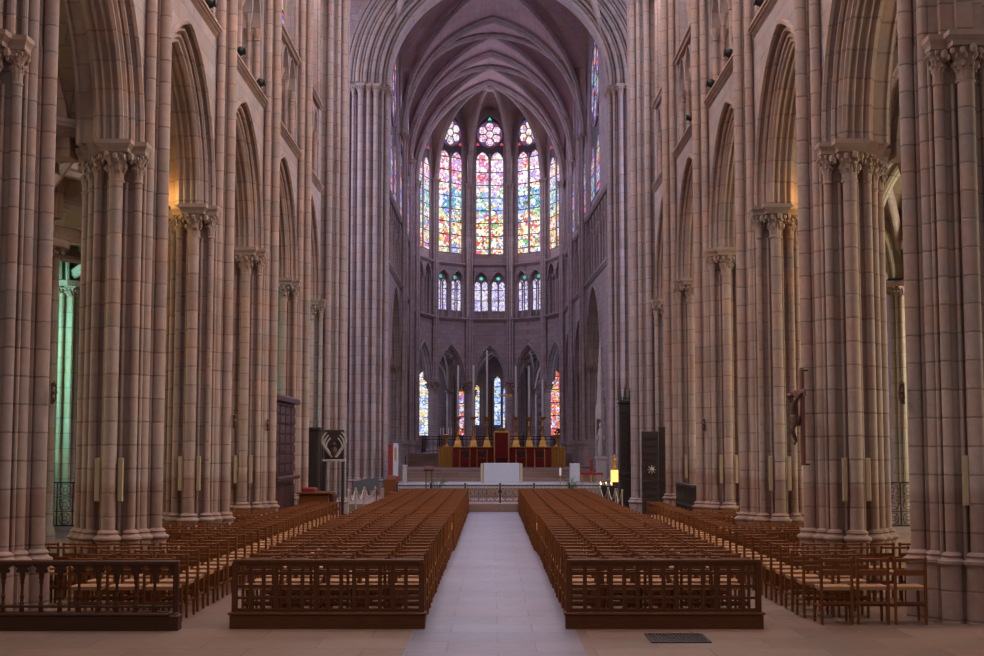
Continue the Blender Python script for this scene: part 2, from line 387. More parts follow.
# ------------------------------------------------------------------ piers
def capital(mb, u, v, r, z0, z1, half, n=12, seed=0, mi=0):
    """leafy bell with two rows of crockets under a moulded square abacus"""
    h = z1-z0; rnd = random.Random(seed)
    mb.lathe([(r, z0-.02), (r*1.20, z0-.015), (r*1.24, z0+.012), (r*1.06, z0+.03)], u, v, n, mi, cap=False)
    # bell: leaf lobes grow stronger towards the top
    N = 32; lob = 8; prof = [(1.04, .05, 0), (1.06, .2, .05), (1.18, .34, .16), (1.10, .42, .05), (1.28, .55, .14), (1.55, .66, .20), (1.45, .70, .0)]
    vs = []; fs = []; kx = (half*.98/r)/1.75
    for q, (k, z, a) in enumerate(prof):
        k = 1+(k-1)*max(.6, kx)*1.2
        for i in range(N):
            th = 2*PI*i/N; rr = r*k*(1+a*math.cos(lob*th+(PI if q > 3 else 0))*(.8+.4*rnd.random())); vs.append((u+rr*math.cos(th), v+rr*math.sin(th), z0+h*z))
    for q in range(len(prof)-1):
        for i in range(N): fs.append((q*N+i, q*N+(i+1)%N, (q+1)*N+(i+1)%N, (q+1)*N+i))
    mb.add(vs, fs, mi)
    for tier, (zz, rr, k) in enumerate(((z0+h*.36, r*1.30, 8), (z0+h*.60, half*.92, 12))):
        for i in range(k):
            a = 2*PI*(i+.5*tier)/k+PI/8; q = half*(.13+.07*rnd.random()); d = rr*(.95+.12*rnd.random())
            mb.ball((u+d*math.cos(a), v+d*math.sin(a), zz+h*.04*rnd.uniform(-1, 1)), q, 6, mi, sz=(1, 1, 1.25))
            mb.ball((u+d*.9*math.cos(a+.16), v+d*.9*math.sin(a+.16), zz-h*.10), q*.6, 5, mi, sz=(1, 1, 1.6))
    za = z0+h*.70
    def sq(d): return [(u-d,v-d),(u+d,v-d),(u+d,v+d),(u-d,v+d)]
    def fr(d0, d1, a, b):
        vs = [(x,y,a) for x,y in sq(d0)]+[(x,y,b) for x,y in sq(d1)]
        mb.add(vs, [(3,2,1,0),(4,5,6,7)]+[(i,(i+1)%4,4+(i+1)%4,4+i) for i in range(4)], mi)
    fr(half*.80, half*.82, za, za+h*.10); fr(half*.84, half*1.0, za+h*.10, za+h*.19); fr(half*1.02, half*1.02, za+h*.19, z1)

def shaft_base(mb, u, v, r, z0=.0, z1=.95, n=12, mi=0):
    mb.lathe([(r+.070, z0), (r+.070, z1-.185), (r+.095, z1-.165), (r+.110, z1-.14), (r+.105, z1-.115), (r+.065, z1-.095), (r+.045, z1-.07), (r+.06, z1-.045), (r+.035, z1-.015), (r, z1)], u, v, n, mi, rot=PI/n)

CORE = []
q1 = [(.55,0.0),(.55,.11),(.43,.11),(.43,.31),(.31,.31),(.31,.43),(.12,.43),(.12,.53),(0.0,.53)]
def sym(q):
    a = q[:-1]; b = [(-x,y) for x,y in q[::-1]][:-1]
    h = a+b
    return h+[(-x,-y) for x,y in h]
CORE = [(x if x < 0 else x*.82, y) for x, y in sym(q1)]
NAVE_SH = [(-.635, 0, .095), (-.46, .215, .082), (-.46, -.215, .082)]          # towards the nave (u<0), rise to the vault
ARC_SH = [(-.06, .62, .105), (-.365, .475, .066), (.245, .475, .066)]              # carry the arcade
AISLE_SH = [(.545, 0, .09), (.40, .225, .075), (.40, -.225, .075)]

def pier_parts(root, mat, capmat, top=SPR, CAPZ=CAPZ, bz=.95, sc=1.0, spring=0):
    b = MB(); b.prism([(x*1.22, y*1.22) for x, y in CORE], 0, bz-.16); b.prism(CORE, bz-.16, CAPZ-.001); b.build('pier_core', mat, root)
    bs = MB()
    for (u, v, r) in NAVE_SH+AISLE_SH: shaft_base(bs, u, v, r, 0, bz)
    for (u, v, r) in ARC_SH:
        shaft_base(bs, u, v, r, 0, bz); shaft_base(bs, u, -v, r, 0, bz)
    bs.build('moulded_base', mat, root)
    for sg in (1, -1):
        for u, v, zt in ((-.435, .345, CAPZ-.012), (.30, .385, CAPZ-.7), (-.19, .50, CAPZ-.62), (.07, .535, CAPZ-.62)):
            s_ = MB(); s_.lathe([(.028, bz-.16), (.028, zt)], u, sg*v, 8); s_.build('nook_roll', mat, root)
    for (u, v, r) in NAVE_SH:
        s_ = MB(); s_.lathe([(r, bz), (r, top)], u, v, 16); s_.build('vault_shaft', mat, root)
    for (u, v, r) in ARC_SH:
        for sg in (1, -1):
            s_ = MB(); s_.lathe([(r, bz), (r, CAPZ-.6)], u, sg*v, 16); s_.build('arcade_shaft', mat, root)
            c_ = MB(); big = r > .1
            capital(c_, u, sg*(v-(.02 if big else 0)), r, CAPZ-.62, CAPZ-.004, .27 if big else .155, seed=int(100*(u+2)+sg*7)); c_.build('capital', capmat, root)
    for (u, v, r) in AISLE_SH:
        s_ = MB(); s_.lathe([(r, bz), (r, CAPZ-.7)], u, v, 14); s_.build('aisle_shaft', mat, root)
        c_ = MB(); capital(c_, u, v, r, CAPZ-.7, CAPZ-.004, .17, seed=int(50*(u+v+2))); c_.build('capital', capmat, root)
    if spring:      # first stones of the arches, rising from the capitals
        b = MB(); b.prism([(x*.97, y*.97) for x, y in CORE], CAPZ, spring); b.build('arch_springer', mat, root)
        for (u, v, r) in ((-.27, .50, .06), (.27, .50, .06), (-.13, .56, .055), (.13, .56, .055), (0, .56, .03), (-.40, .36, .045), (.40, .36, .05), (.47, .2, .05)):
            s_ = MB(); s_.lathe([(r, CAPZ+.002), (r, spring)], u, v, 10); s_.build('arch_roll', mat, root)

pl = {(-1,0): 'clustered stone pier nearest on the left, above the colonnette balustrade', (-1,1): 'clustered stone pier second from the front on the left, two speaker strips on it',
      (-1,2): 'clustered stone pier third from the front on the left', (-1,3): 'clustered stone pier fourth from the front on the left', (-1,4): 'clustered stone pier fifth on the left, just before the tall panelled oak screen',
      (1,0): 'clustered stone pier nearest on the right, high plinth bare to the floor', (1,1): 'clustered stone pier second from the front on the right, carrying the crucifix',
      (1,2): 'clustered stone pier third from the front on the right', (1,3): 'clustered stone pier fourth from the front on the right', (1,4): 'clustered stone pier fifth on the right, beside the low black grille'}
near = thing('clustered_pier', pl[(-1,0)], 'pier', (-6.37, NEARY, 0), PI, 'clustered piers along the nave')
pier_parts(near, M['pier'], M['cap'], 9.25, 7.48, .88, spring=9.25)
near2 = thing('clustered_pier', pl[(1,0)], 'pier', (6.28, NEARY, 0), 0, 'clustered piers along the nave')
pier_parts(near2, M['pier'], M['cap'], 9.25, 7.48, .88, spring=9.25)
proto = None
for side in (-1, 1):
    for k, y in enumerate(PY):
        if k == 0: continue
        if proto is None:
            proto = thing('clustered_pier', pl[(side,k)], 'pier', (side*PX, y, 0), PI, 'clustered piers along the nave')
            pier_parts(proto, M['pier'], M['cap'])
        else:
            dup(proto, (side*PX, y, 0), PI if side < 0 else 0, pl[(side,k)])

# large crossing piers
def cross_pier(name, label, loc, rz, mat, R, angs, top, rcap, capz=None, group='crossing piers', base=.62, resp=0):
    t = thing(name, label, 'pier', loc, rz, group)
    b = MB(); n = 24
    poly = [((R-.15)*math.cos(2*PI*i/n), (R-.15)*math.sin(2*PI*i/n)) for i in range(n)]
    b.prism(poly, 0, top); b.build('pier_core', mat, t)
    bs = MB(); bs.prism([(x*1.06, y*1.06) for x, y in poly], .002, base-.05)
    for a, r, hi in angs: shaft_base(bs, R*math.cos(a), R*math.sin(a), r, 0, base)
    bs.build('moulded_base', mat, t)
    for a, r, hi in angs:
        u, v = R*math.cos(a), R*math.sin(a)
        s_ = MB(); s_.lathe([(r, base), (r, hi)], u, v, 12); s_.build('vault_shaft' if hi > 9 else 'arcade_shaft', mat, t)
        c_ = MB(); capital(c_, u, v, r, hi-.45, hi, r*2.0, 10, seed=int(a*50)); c_.build('capital', M['cap'], t)
    if resp:      # respond carrying the last arch of the nave arcade
        b = MB(); b.prism([(-.33, resp*.80), (.33, resp*.80), (.33, resp*1.46), (.14, resp*1.46), (.14, resp*1.57), (-.14, resp*1.57), (-.14, resp*1.46), (-.33, resp*1.46)], 0, CAPZ-.005); b.build('respond', mat, t)
        for u, v, r in ((-.04, 1.66, .105), (-.33, 1.52, .066), (.27, 1.52, .066)):
            s_ = MB(); shaft_base(s_, u, resp*v, r, 0, base); s_.lathe([(r, base), (r, CAPZ-.6)], u, resp*v, 12); s_.build('arcade_shaft', mat, t)
            c_ = MB(); capital(c_, u, resp*v, r, CAPZ-.62, CAPZ-.004, .27 if r > .1 else .155, seed=int(u*70)); c_.build('capital', M['cap'], t)
    return t
# u axis (+x local) looks away from the nave on the left side when rz = PI
def ringang(n, hi, r0=.105, r1=.07, lowset=(), lowhi=CAPZ):
    out = []
    for i in range(n):
        a = 2*PI*i/n; out.append((a, r0 if i % 2 == 0 else r1, lowhi if i in lowset else hi))
    return out
cross_pier('crossing_pier', 'large clustered pier at the left near corner of the crossing, behind the tall oak screen', (-5.62, 45.65, 0), PI, M['choirpier'], .95, ringang(18, 17.9), 17.9, .2, resp=1)
cross_pier('crossing_pier', 'large clustered pier at the right near corner of the crossing, behind the black carved doors', (5.68, 45.65, 0), 0, M['choirpier'], .95, ringang(18, 17.9), 17.9, .2, resp=-1)
cross_pier('crossing_pier', 'large clustered pier at the left far corner of the crossing, beside the red lectern panel', (-5.36, 60.2, 0), PI, M['choirpier'], .96, ringang(18, 17.9), 17.9, .2, base=1.0)
cross_pier('crossing_pier', 'large clustered pier at the right far corner of the crossing, behind the lit golden shrine', (6.18, 60.2, 0), 0, M['choirpier'], .96, ringang(18, 17.9), 17.9, .2, base=1.0)

# ------------------------------------------------------------------ nave walls, one bay after another
def side_T(side, yc, xf=WF):
    return lambda s, z, t: (side*(xf+t), yc+s, z)
WIN = [0]
def structure(name): return thing(name, kind='structure')

def lancet_window(T, mat_glass, hw, zs, zb, c_over, t, frame_mat, rose=True, bits=None, s0=0.0, rose_mat=None, parent_name=None, nring=18):
    """two lancets under a rosette; local coords (s, z, t)"""
    WIN[0] += 1
    w = thing('window_%d' % WIN[0], kind='structure')
    R = hw+c_over; rise = math.sqrt(R*R-c_over*c_over)
    st = MB(); st.panel(c_over, R, zs, zb, t+.06, 12, 0, T, s0); st.build('tracery_ground', M['dark'], w)
    lh = hw/2; gw = lh-.065*max(1, hw*.8)
    lc = gw*.55; lR = gw+lc; lrise = math.sqrt(lR*lR-lc*lc)
    rr = hw*.90; rz_ = zs+rise-rr-.50*hw
    lz = (rz_-rr-.34*hw-lrise) if rose else zs-.1
    fr = MB()
    fr.arch(c_over, zs, [(R, t-.05), (R, t+.10), (R-.09, t+.05)], 12, 0, T, s0=s0, stilt=zs-zb)
    for sg in (-1, 1):
        gl = MB(); gl.panel(lc, lR, lz, zb+.05, t+.03, 10, 0, T, s0+sg*lh); gl.build('lancet_glass', mat_glass, w)
        fr.arch(lc, lz, [(lR+.05, t+.06), (lR+.02, t-.03), (lR-.02, t+.02)], 10, 0, T, s0=s0+sg*lh, stilt=lz-zb)
    fr.box(s0-.06, s0+.06, zb, lz+lrise*.8, t-.06, t+.05, 0, T)
    if rose:
        fr.ring(s0, rz_, rr, .05, t, 26, 0, T)
        g_ = MB(); g_.disc(s0, rz_, rr-.02, t+.045, 26, 0, T); g_.build('rosette_ground', M['glass_ground'], w)
        pr = rr*.30
        for i in range(6):
            a = PI/6+i*PI/3; px, pz = s0+rr*.60*math.cos(a), rz_+rr*.60*math.sin(a)
            g_ = MB(); g_.disc(px, pz, pr, t+.03, 14, 0, T); g_.build('rosette_glass', rose_mat or mat_glass, w)
            fr.ring(px, pz, pr+.03, .025, t+.01, 14, 0, T, 4)
        g_ = MB(); g_.disc(s0, rz_, pr*.85, t+.03, 14, 0, T); g_.build('rosette_glass', rose_mat or mat_glass, w)
        if bits:
            q = hw*.14
            for (ss, zz, mt) in ((0, rz_+rr+q*1.4, bits[0]), (-hw*.82, rz_-rr*.75, bits[1]), (hw*.82, rz_-rr*.75, bits[1]), (-hw*.78, rz_+rr*.40, bits[2]), (hw*.78, rz_+rr*.40, bits[2])):
                g_ = MB(); g_.add([(s0+ss-q, zz-q*.7, t+.03), (s0+ss+q, zz-q*.7, t+.03), (s0+ss, zz+q*.9, t+.03)], [(0,1,2)], 0, T); g_.build('tracery_glass', mt, w)
    fr.build('tracery', frame_mat, w)
    return w

ROLL = lambda R, t, r=.05, n=6: [(R+r*math.cos(2*PI*i/n), t+r*math.sin(2*PI*i/n)) for i in range(n)]
def nave_bay(side, y0, y1, parent, detail=True, half=0):
    yc = (y0+y1)/2; W = (y1-y0)/2; T = side_T(side, yc)
    hs = W-.43; rise = 2.92; R = (rise*rise+hs*hs)/(2*hs); c = R-hs
    # spandrel wall above the arcade
    b = MB(); b.archwall(c, R, CAPZ, 10.35, -W, W, 0, 1.0, 14, 0, T, half=half); b.build('spandrel', M['wall'], parent)
    a = MB()
    Ri = R-.30
    # stepped soffit of the inner order, with rolls along its edges
    a.arch(c, CAPZ, [(R+.02, .12), (R-.12, .12), (R-.16, .17), (Ri+.06, .20), (Ri, .26), (Ri, .54), (Ri+.06, .60), (R-.16, .63), (R-.12, .88), (R+.02, .88)], 16, 0, T, half=half)
    a.build('arch_soffit', M['arch'], parent)
    m = MB()
    for (rr, tt, r_) in ((R+.035, -.015, .055), (R-.09, .10, .05), (R-.2, .175, .05), (Ri+.02, .225, .055), (Ri-.005, .335, .03), (Ri-.005, .465, .03), (Ri+.02, .575, .055), (R-.2, .625, .05), (R-.09, .9, .05)):
        m.arch(c, CAPZ, ROLL(rr, tt, r_), 16, 0, T, half=half)
    m.build('arch_moulding', M['arch'], parent)
    # string course under the triforium
    s_ = MB(); s_.prism([(-.14, 10.50), (-.14, 10.455), (-.10, 10.44), (-.105, 10.41), (-.06, 10.395), (-.06, 10.37), (0.0, 10.32), (.30, 10.32), (.30, 10.52)], -W+.36, W-.36, 0, lambda a_, z_, l_: T(l_, z_, a_)); s_.build('string_course', M['arch'], parent)
    if not detail: 
        u_ = MB(); u_.box(-W, W, 10.35, SPR, .35, .5, 0, T); u_.build('upper_wall', M['wall'], parent); return
    # triforium: back wall, colonnettes, twin trefoiled arches
    tb = MB(); tb.box(-W, W, 10.35, 13.05, .62, .75, 0, T); tb.build('triforium_back', M['aisle'], parent)
    tf = MB(); n = 4; half = W-.50; step = 2*half/n
    for k in range(n+1):
        s0 = -half+k*step; rad = .075 if k % 2 == 0 else .05
        for tt in ((.14, .32) if k % 2 == 0 else (.14,)):
            tf.lathe([(rad*1.5, 10.52), (rad*1.5, 10.64), (rad, 10.70), (rad, 11.92), (rad*1.25, 11.94), (rad*1.05, 11.98), (rad*1.9, 12.16), (rad*1.9, 12.22)], 0, 0, 8, 0, lambda X, Y, Z, s0=s0, tt=tt: T(s0+X, Z, tt+Y))
    tf.build('triforium_colonnettes', M['arch'], parent)
    ta = MB(); hw = step/2-.05; cc = hw*.5
    for k in range(n):
        s0 = -half+(k+.5)*step
        ta.archwall(cc, hw+cc, 12.22, 13.02, s0-step/2, s0+step/2, .08, .26, 7, 0, T, s0)
        ta.arch(cc, 12.22, ROLL(hw+cc+.03, .07, .035, 5), 7, 0, T, s0=s0)
    ta.box(-W, -half, 10.35, 13.02, .02, .5, 0, T); ta.box(half, W, 10.35, 13.02, .02, .5, 0, T)
    ta.build('triforium_arcade', M['wall'], parent)
    s2 = MB(); s2.prism([(-.10, 13.14), (-.10, 13.09), (-.05, 13.07), (-.02, 13.02), (.4, 13.02), (.4, 13.16)], -W+.36, W-.36, 0, lambda a_, z_, l_: T(l_, z_, a_)); s2.build('string_course', M['arch'], parent)
    # clerestory: jambs and spandrel round a two-light window
    cw = W-.62; co = cw*.55
    up_ = MB(); up_.archwall(co, cw+co, 18.2, 22.6, -W, W, .10, .5, 12, 0, T)
    up_.box(-W, -cw, 13.16, 18.2, .10, .5, 0, T); up_.box(cw, W, 13.16, 18.2, .10, .5, 0, T); up_.box(-cw, cw, 13.16, 13.60, .2, .5, 0, T)
    up_.build('clerestory_wall', M['wall'], parent)
    lancet_window(T, M['glass_side'], cw, 18.2, 13.60, co, .34, M['arch'], True)
    for sg in (-1, 1):   # jamb shafts
        j = MB(); j.lathe([(.06, 13.16), (.06, 18.2)], 0, 0, 8, 0, lambda X, Y, Z, sg=sg: T(sg*(cw+.10)+X, Z, .06+Y)); j.build('jamb_shaft', M['arch'], parent)

WL = structure('wall_left'); WR = structure('wall_right')
for side, par in ((-1, WL), (1, WR)):
    T = side_T(side, 11.0); b = MB(); b.box(-2, 4.95, 10.05, 25, .0, .6, 0, T); b.build('upper_wall', M['wall'], par)
    for i, (y0, y1) in enumerate(BAYS[1:]):
        nave_bay(side, 16.2 if i == 0 else y0, y1, par, half=0 if i else 1)

# ------------------------------------------------------------------ vaults
def arc_h(x, hw, spr, crown):
    """height of a pointed arch of half-span hw at offset x"""
    rise = crown-spr; R = (rise*rise+hw*hw)/(2*hw); c = R-hw
    x = min(abs(x), hw)
    return spr+math.sqrt(max(0, R*R-(x+c)**2))
def vault_bay(parent, y0, xl0, xr0, y1, xl1, xr1, spr, crown, n=14, cell=.35, boss=True, ribr=.13, web=None, transverse=True):
    mb = MB(); vs = []; fs = []
    hl = (y1-y0)/2
    for j in range(n+1):
        v = j/n; y = y0+(y1-y0)*v; xl = xl0+(xl1-xl0)*v; xr = xr0+(xr1-xr0)*v
        for i in range(2*n+1):
            u = i/(2*n); x = xl+(xr-xl)*u; hw = (xr-xl)/2
            h1 = arc_h((u-.5)*2*hw, hw, spr, crown); h2 = arc_h((v-.5)*2, 1.0, 0, 1.0)*(crown-spr)+spr
            rr = max(h1, h2)
            vs.append((x, y, rr+.06+cell*math.sin(PI*u)*math.sin(PI*v)*.3))
    m = 2*n+1
    for j in range(n):
        for i in range(2*n): fs.append((j*m+i, j*m+i+1, (j+1)*m+i+1, (j+1)*m+i))
    mb.add(vs, fs); mb.build('vault_web', web or M['vault'], parent)
    # diagonal ribs: a fillet and a roll
    for flip in (0, 1):
        pts = []
        for k in range(25):
            t_ = k/24; v = t_; u = 1-t_ if flip else t_
            y = y0+(y1-y0)*v; xl = xl0+(xl1-xl0)*v; xr = xr0+(xr1-xr0)*v; hw = (xr-xl)/2
            pts.append((xl+(xr-xl)*u, y, arc_h((u-.5)*2*hw, hw, spr, crown)+.02))
        r = MB(); r.tube(pts, ribr*.75, 8); r.tube([(a, b, c+ribr*.8) for a, b, c in pts], ribr*1.15, 6); r.build('diagonal_rib', M['rib'], parent)
    if boss:
        xm = (xl0+xr0+xl1+xr1)/4; bz = crown
        b = MB(); b.lathe([(.05, bz-.18), (.18, bz-.14), (.30, bz-.06), (.34, bz+.05), (.28, bz+.15)], xm, (y0+y1)/2, 12); b.build('boss', M['rib'], parent)
def trans_arch(parent, y, xl, xr, spr, crown, w=.42, name='transverse_arch', mat=None, depth=.5):
    hw = (xr-xl)/2; xm = (xl+xr)/2; rise = crown-spr; R = (rise*rise+hw*hw)/(2*hw); c = R-hw
    T = lambda s, z, t: (xm+s, y+t, z)
    a = MB()
    a.arch(c, spr, [(R+depth, -w), (R+.14, -w), (R+.14, -w*.55), (R+.02, -w*.45), (R+.02, w*.45), (R+.14, w*.55), (R+.14, w), (R+depth, w)], 20, 0, T)
    for rr, tt, q in ((R+.12, -w+.02, .07), (R+.05, -w*.5, .075), (R, -w*.16, .07), (R, w*.16, .07), (R+.05, w*.5, .075), (R+.12, w-.02, .07)):
        a.arch(c, spr, ROLL(rr, tt, q), 20, 0, T)
    a.build(name, mat or M['rib'], parent)
CE = structure('ceiling_nave')
for (y0, y1) in [(10.0, 16.2), (16.2, 21.95)]+BAYS[2:]: vault_bay(CE, y0, -4.98, 4.98, y1, -4.98, 4.98, SPR+.1, 25.2, n=9)
for y in [16.2]+PY[1:]: trans_arch(CE, y, -4.85, 4.85, SPR+.1, 24.9)
CX_ = structure('ceiling_crossing')
trans_arch(CX_, 45.2, -4.75, 4.85, 18.0, 24.9, .6)
vault_bay(CX_, 45.6, -4.8, 4.9, 60.2, -4.5, 5.3, 18.0, 25.6, n=12)
def order_arch(parent, y, xm, hs, spr, R0, steps, mat):
    T = lambda s_, z, t: (xm+s_, y+t, z)
    for k, (dr, t0, t1) in enumerate(steps):
        R = R0+dr; c = R0-hs
        a = MB(); a.arch(c, spr, [(R, t0+.05), (R, t1), (R+.34, t1), (R+.34, t0+.05)], 20, 0, T); a.build('arch_order', mat, parent)
        a = MB(); a.arch(c, spr, ROLL(R+.03, t0+.05, .085, 8), 20, 0, T); a.arch(c, spr, ROLL(R+.19, t0+.02, .055, 6), 20, 0, T); a.arch(c, spr, ROLL(R+.28, t0+.06, .04, 6), 20, 0, T); a.build('arch_moulding', mat, parent)
order_arch(CX_, 59.9, .46, 4.82, 17.92, 4.95, [(0, -.30, .9), (.32, -.52, .7), (.64, -.70, .6), (.96, -.84, .5), (1.28, -.92, .5), (1.60, -.98, .5)], M['rib'])
T_ = lambda s_, z, t: (.46+s_, 59.9+t, z)
b = MB(); b.archwall(.13, 6.6, 17.92, 26.2, -9, 9, -.6, .4, 20, 0, T_); b.build('crossing_wall', M['choir'], CX_)
# ------------------------------------------------------------------ choir and apse
CY = [61.5, 73.1, 79.6, 86.0]
XL = [-4.45]*4
XRr = [5.20, 4.85, 4.62, 4.42]
SPC, CRC = 19.0, 24.95
def lerp(a, b, t): return a+(b-a)*t
CWL = structure('wall_choir_left'); CWR = structure('wall_choir_right')
def choir_bay(side, i, parent):
    y0, y1 = CY[i], CY[i+1]; xa, xb = (XL if side < 0 else XRr)[i:i+2]
    W = (y1-y0)/2; yc = (y0+y1)/2
    T = lambda s, z, t: (side*(abs(lerp(xa, xb, (s+W)/(2*W)))+.22+t), yc+s, z)
    hs = W-.52; c = .25; R = hs+c
    cz = 6.5
    rise = 2.45; s0 = 0
    if i == 0: rise = 3.75; s0 = W-.52-3.3; hs = 3.3
    R = (rise*rise+hs*hs)/(2*hs); c = max(.02, R-hs); R = hs+c
    b = MB(); b.archwall(c, R, cz, 10.6, -W, W, 0, .8, 12, 0, T, s0)
    if i == 0: b.box(-W, s0-hs, 0, cz, 0, .8, 0, T)
    b.build('spandrel', M['choir'], parent)
    m = MB()
    for rr, tt, q in ((R+.04, -.01, .06), (R-.06, .10, .055), (R-.14, .26, .055), (R-.14, .5, .055), (R-.06, .68, .05)): m.arch(c, cz, ROLL(rr, tt, q), 12, 0, T, s0=s0)
    m.arch(c, cz, [(R+.02, .08), (R-.12, .16), (R-.15, .4), (R-.12, .62), (R+.02, .72)], 12, 0, T, s0=s0); m.build('arch_moulding', M['choirpier'], parent)
    s_ = MB(); s_.prism([(-.15, 10.75), (-.15, 10.68), (-.03, 10.54), (.3, 10.54), (.3, 10.75)], -W+.46, W-.46, 0, lambda a_, z_, l_: T(l_, z_, a_)); s_.build('string_course', M['choirpier'], parent)
    tb = MB(); tb.box(-W, W, 10.6, 14.1, .62, .75, 0, T); tb.build('triforium_back', M['choir'], parent)
    tf = MB(); n = 4 if i else 8; half = W-.4; step = 2*half/n; hw = step/2-.05; cc = hw*.5; ta = MB()
    for k in range(n+1):
        q0 = -half+k*step; rad = .075 if k % 2 == 0 else .05
        tf.lathe([(rad*1.5, 10.75), (rad*1.5, 10.86), (rad, 10.92), (rad, 12.95), (rad*1.25, 12.97), (rad*1.05, 13.0), (rad*1.9, 13.18), (rad*1.9, 13.24)], 0, 0, 8, 0, lambda X, Y, Z, q0=q0: T(q0+X, Z, .14+Y))
        if k < n:
            q0 = -half+(k+.5)*step
            ta.archwall(cc, hw+cc, 13.24, 14.05, q0-step/2, q0+step/2, .08, .26, 7, 0, T, q0)
    tf.build('triforium_colonnettes', M['choirpier'], parent)
    ta.box(-W, -half, 10.6, 14.05, .02, .5, 0, T); ta.box(half, W, 10.6, 14.05, .02, .5, 0, T); ta.build('triforium_arcade', M['choir'], parent)
    s2 = MB(); s2.prism([(-.12, 14.2), (-.12, 14.14), (-.02, 14.02), (.4, 14.02), (.4, 14.2)], -W+.46, W-.46, 0, lambda a_, z_, l_: T(l_, z_, a_)); s2.build('string_course', M['choirpier'], parent)
    cw = W-.75 if i else 2.5; co = cw*.45
    R2 = cw+co; rs = math.sqrt(R2*R2-co*co); zs = 24.2-rs
    w_ = MB(); w_.archwall(co, R2, zs, 25.4, -W, W, .08, .5, 12, 0, T, s0); w_.box(-W, s0-cw, 14.2, zs, .08, .5, 0, T); w_.box(s0+cw, W, 14.2, zs, .08, .5, 0, T); w_.box(s0-cw, s0+cw, 14.2, 14.9, .2, .5, 0, T)
    w_.build('clerestory_wall', M['choir'], parent)
    lancet_window(T, M['glass_side'], cw, zs, 14.9, co, .14, M['choirpier'], True, s0=s0)
for i in range(3):
    choir_bay(-1, i, CWL); choir_bay(1, i, CWR)
def choir_pier(label, x, y, side, base=2.7):
    t = thing('choir_pier', label, 'pier', (x+side*.5, y, 0), PI if side < 0 else 0, 'clustered piers of the choir')
    R = .56; b = MB(); n = 20
    poly = [((R-.10)*math.cos(2*PI*i/n), (R-.10)*math.sin(2*PI*i/n)) for i in range(n)]
    b.prism(poly, 0, 6.48); b.build('pier_core', M['choirpier'], t)
    bs = MB(); bs.prism([(a*1.55, b_*1.55) for a, b_ in poly], 0, base-.25); bs.prism([(a*1.68, b_*1.68) for a, b_ in poly], base-.25, base-.12); bs.prism([(a*1.5, b_*1.5) for a, b_ in poly], base-.12, base); bs.build('plinth', M['choirpier'], t)
    for i in range(10):
        a = 2*PI*i/10; hi = i in (4, 5, 6); r = .085 if hi else .075
        top = SPC-.2 if hi else 6.1
        u, v = R*math.cos(a), R*math.sin(a)
        s_ = MB(); s_.lathe([(r*1.4, base), (r*1.4, base+.1), (r, base+.16), (r, top)], u, v, 12); s_.build('vault_shaft' if hi else 'arcade_shaft', M['choirpier'], t)
        c_ = MB(); capital(c_, u, v, r, top-.02 if not hi else top-.45, 6.48 if not hi else top, .16, 8, seed=i); c_.build('capital', M['cap'], t)
nm = ['first', 'second', 'third', 'fourth']
for i in range(1, 4):
    choir_pier('%s clustered choir pier along the left side, counting from the crossing' % nm[i-1], XL[i], CY[i], -1)
    choir_pier('%s clustered choir pier along the right side, counting from the crossing' % nm[i-1], XRr[i], CY[i], 1)
CC = structure('ceiling_choir')
for i in range(3):
    vault_bay(CC, CY[i], XL[i]-.2, XRr[i]+.2, CY[i+1], XL[i+1]-.2, XRr[i+1]+.2, SPC, CRC+.15, n=14)
    trans_arch(CC, CY[i+1], XL[i+1], XRr[i+1], SPC-.15, CRC, .36, depth=.35)
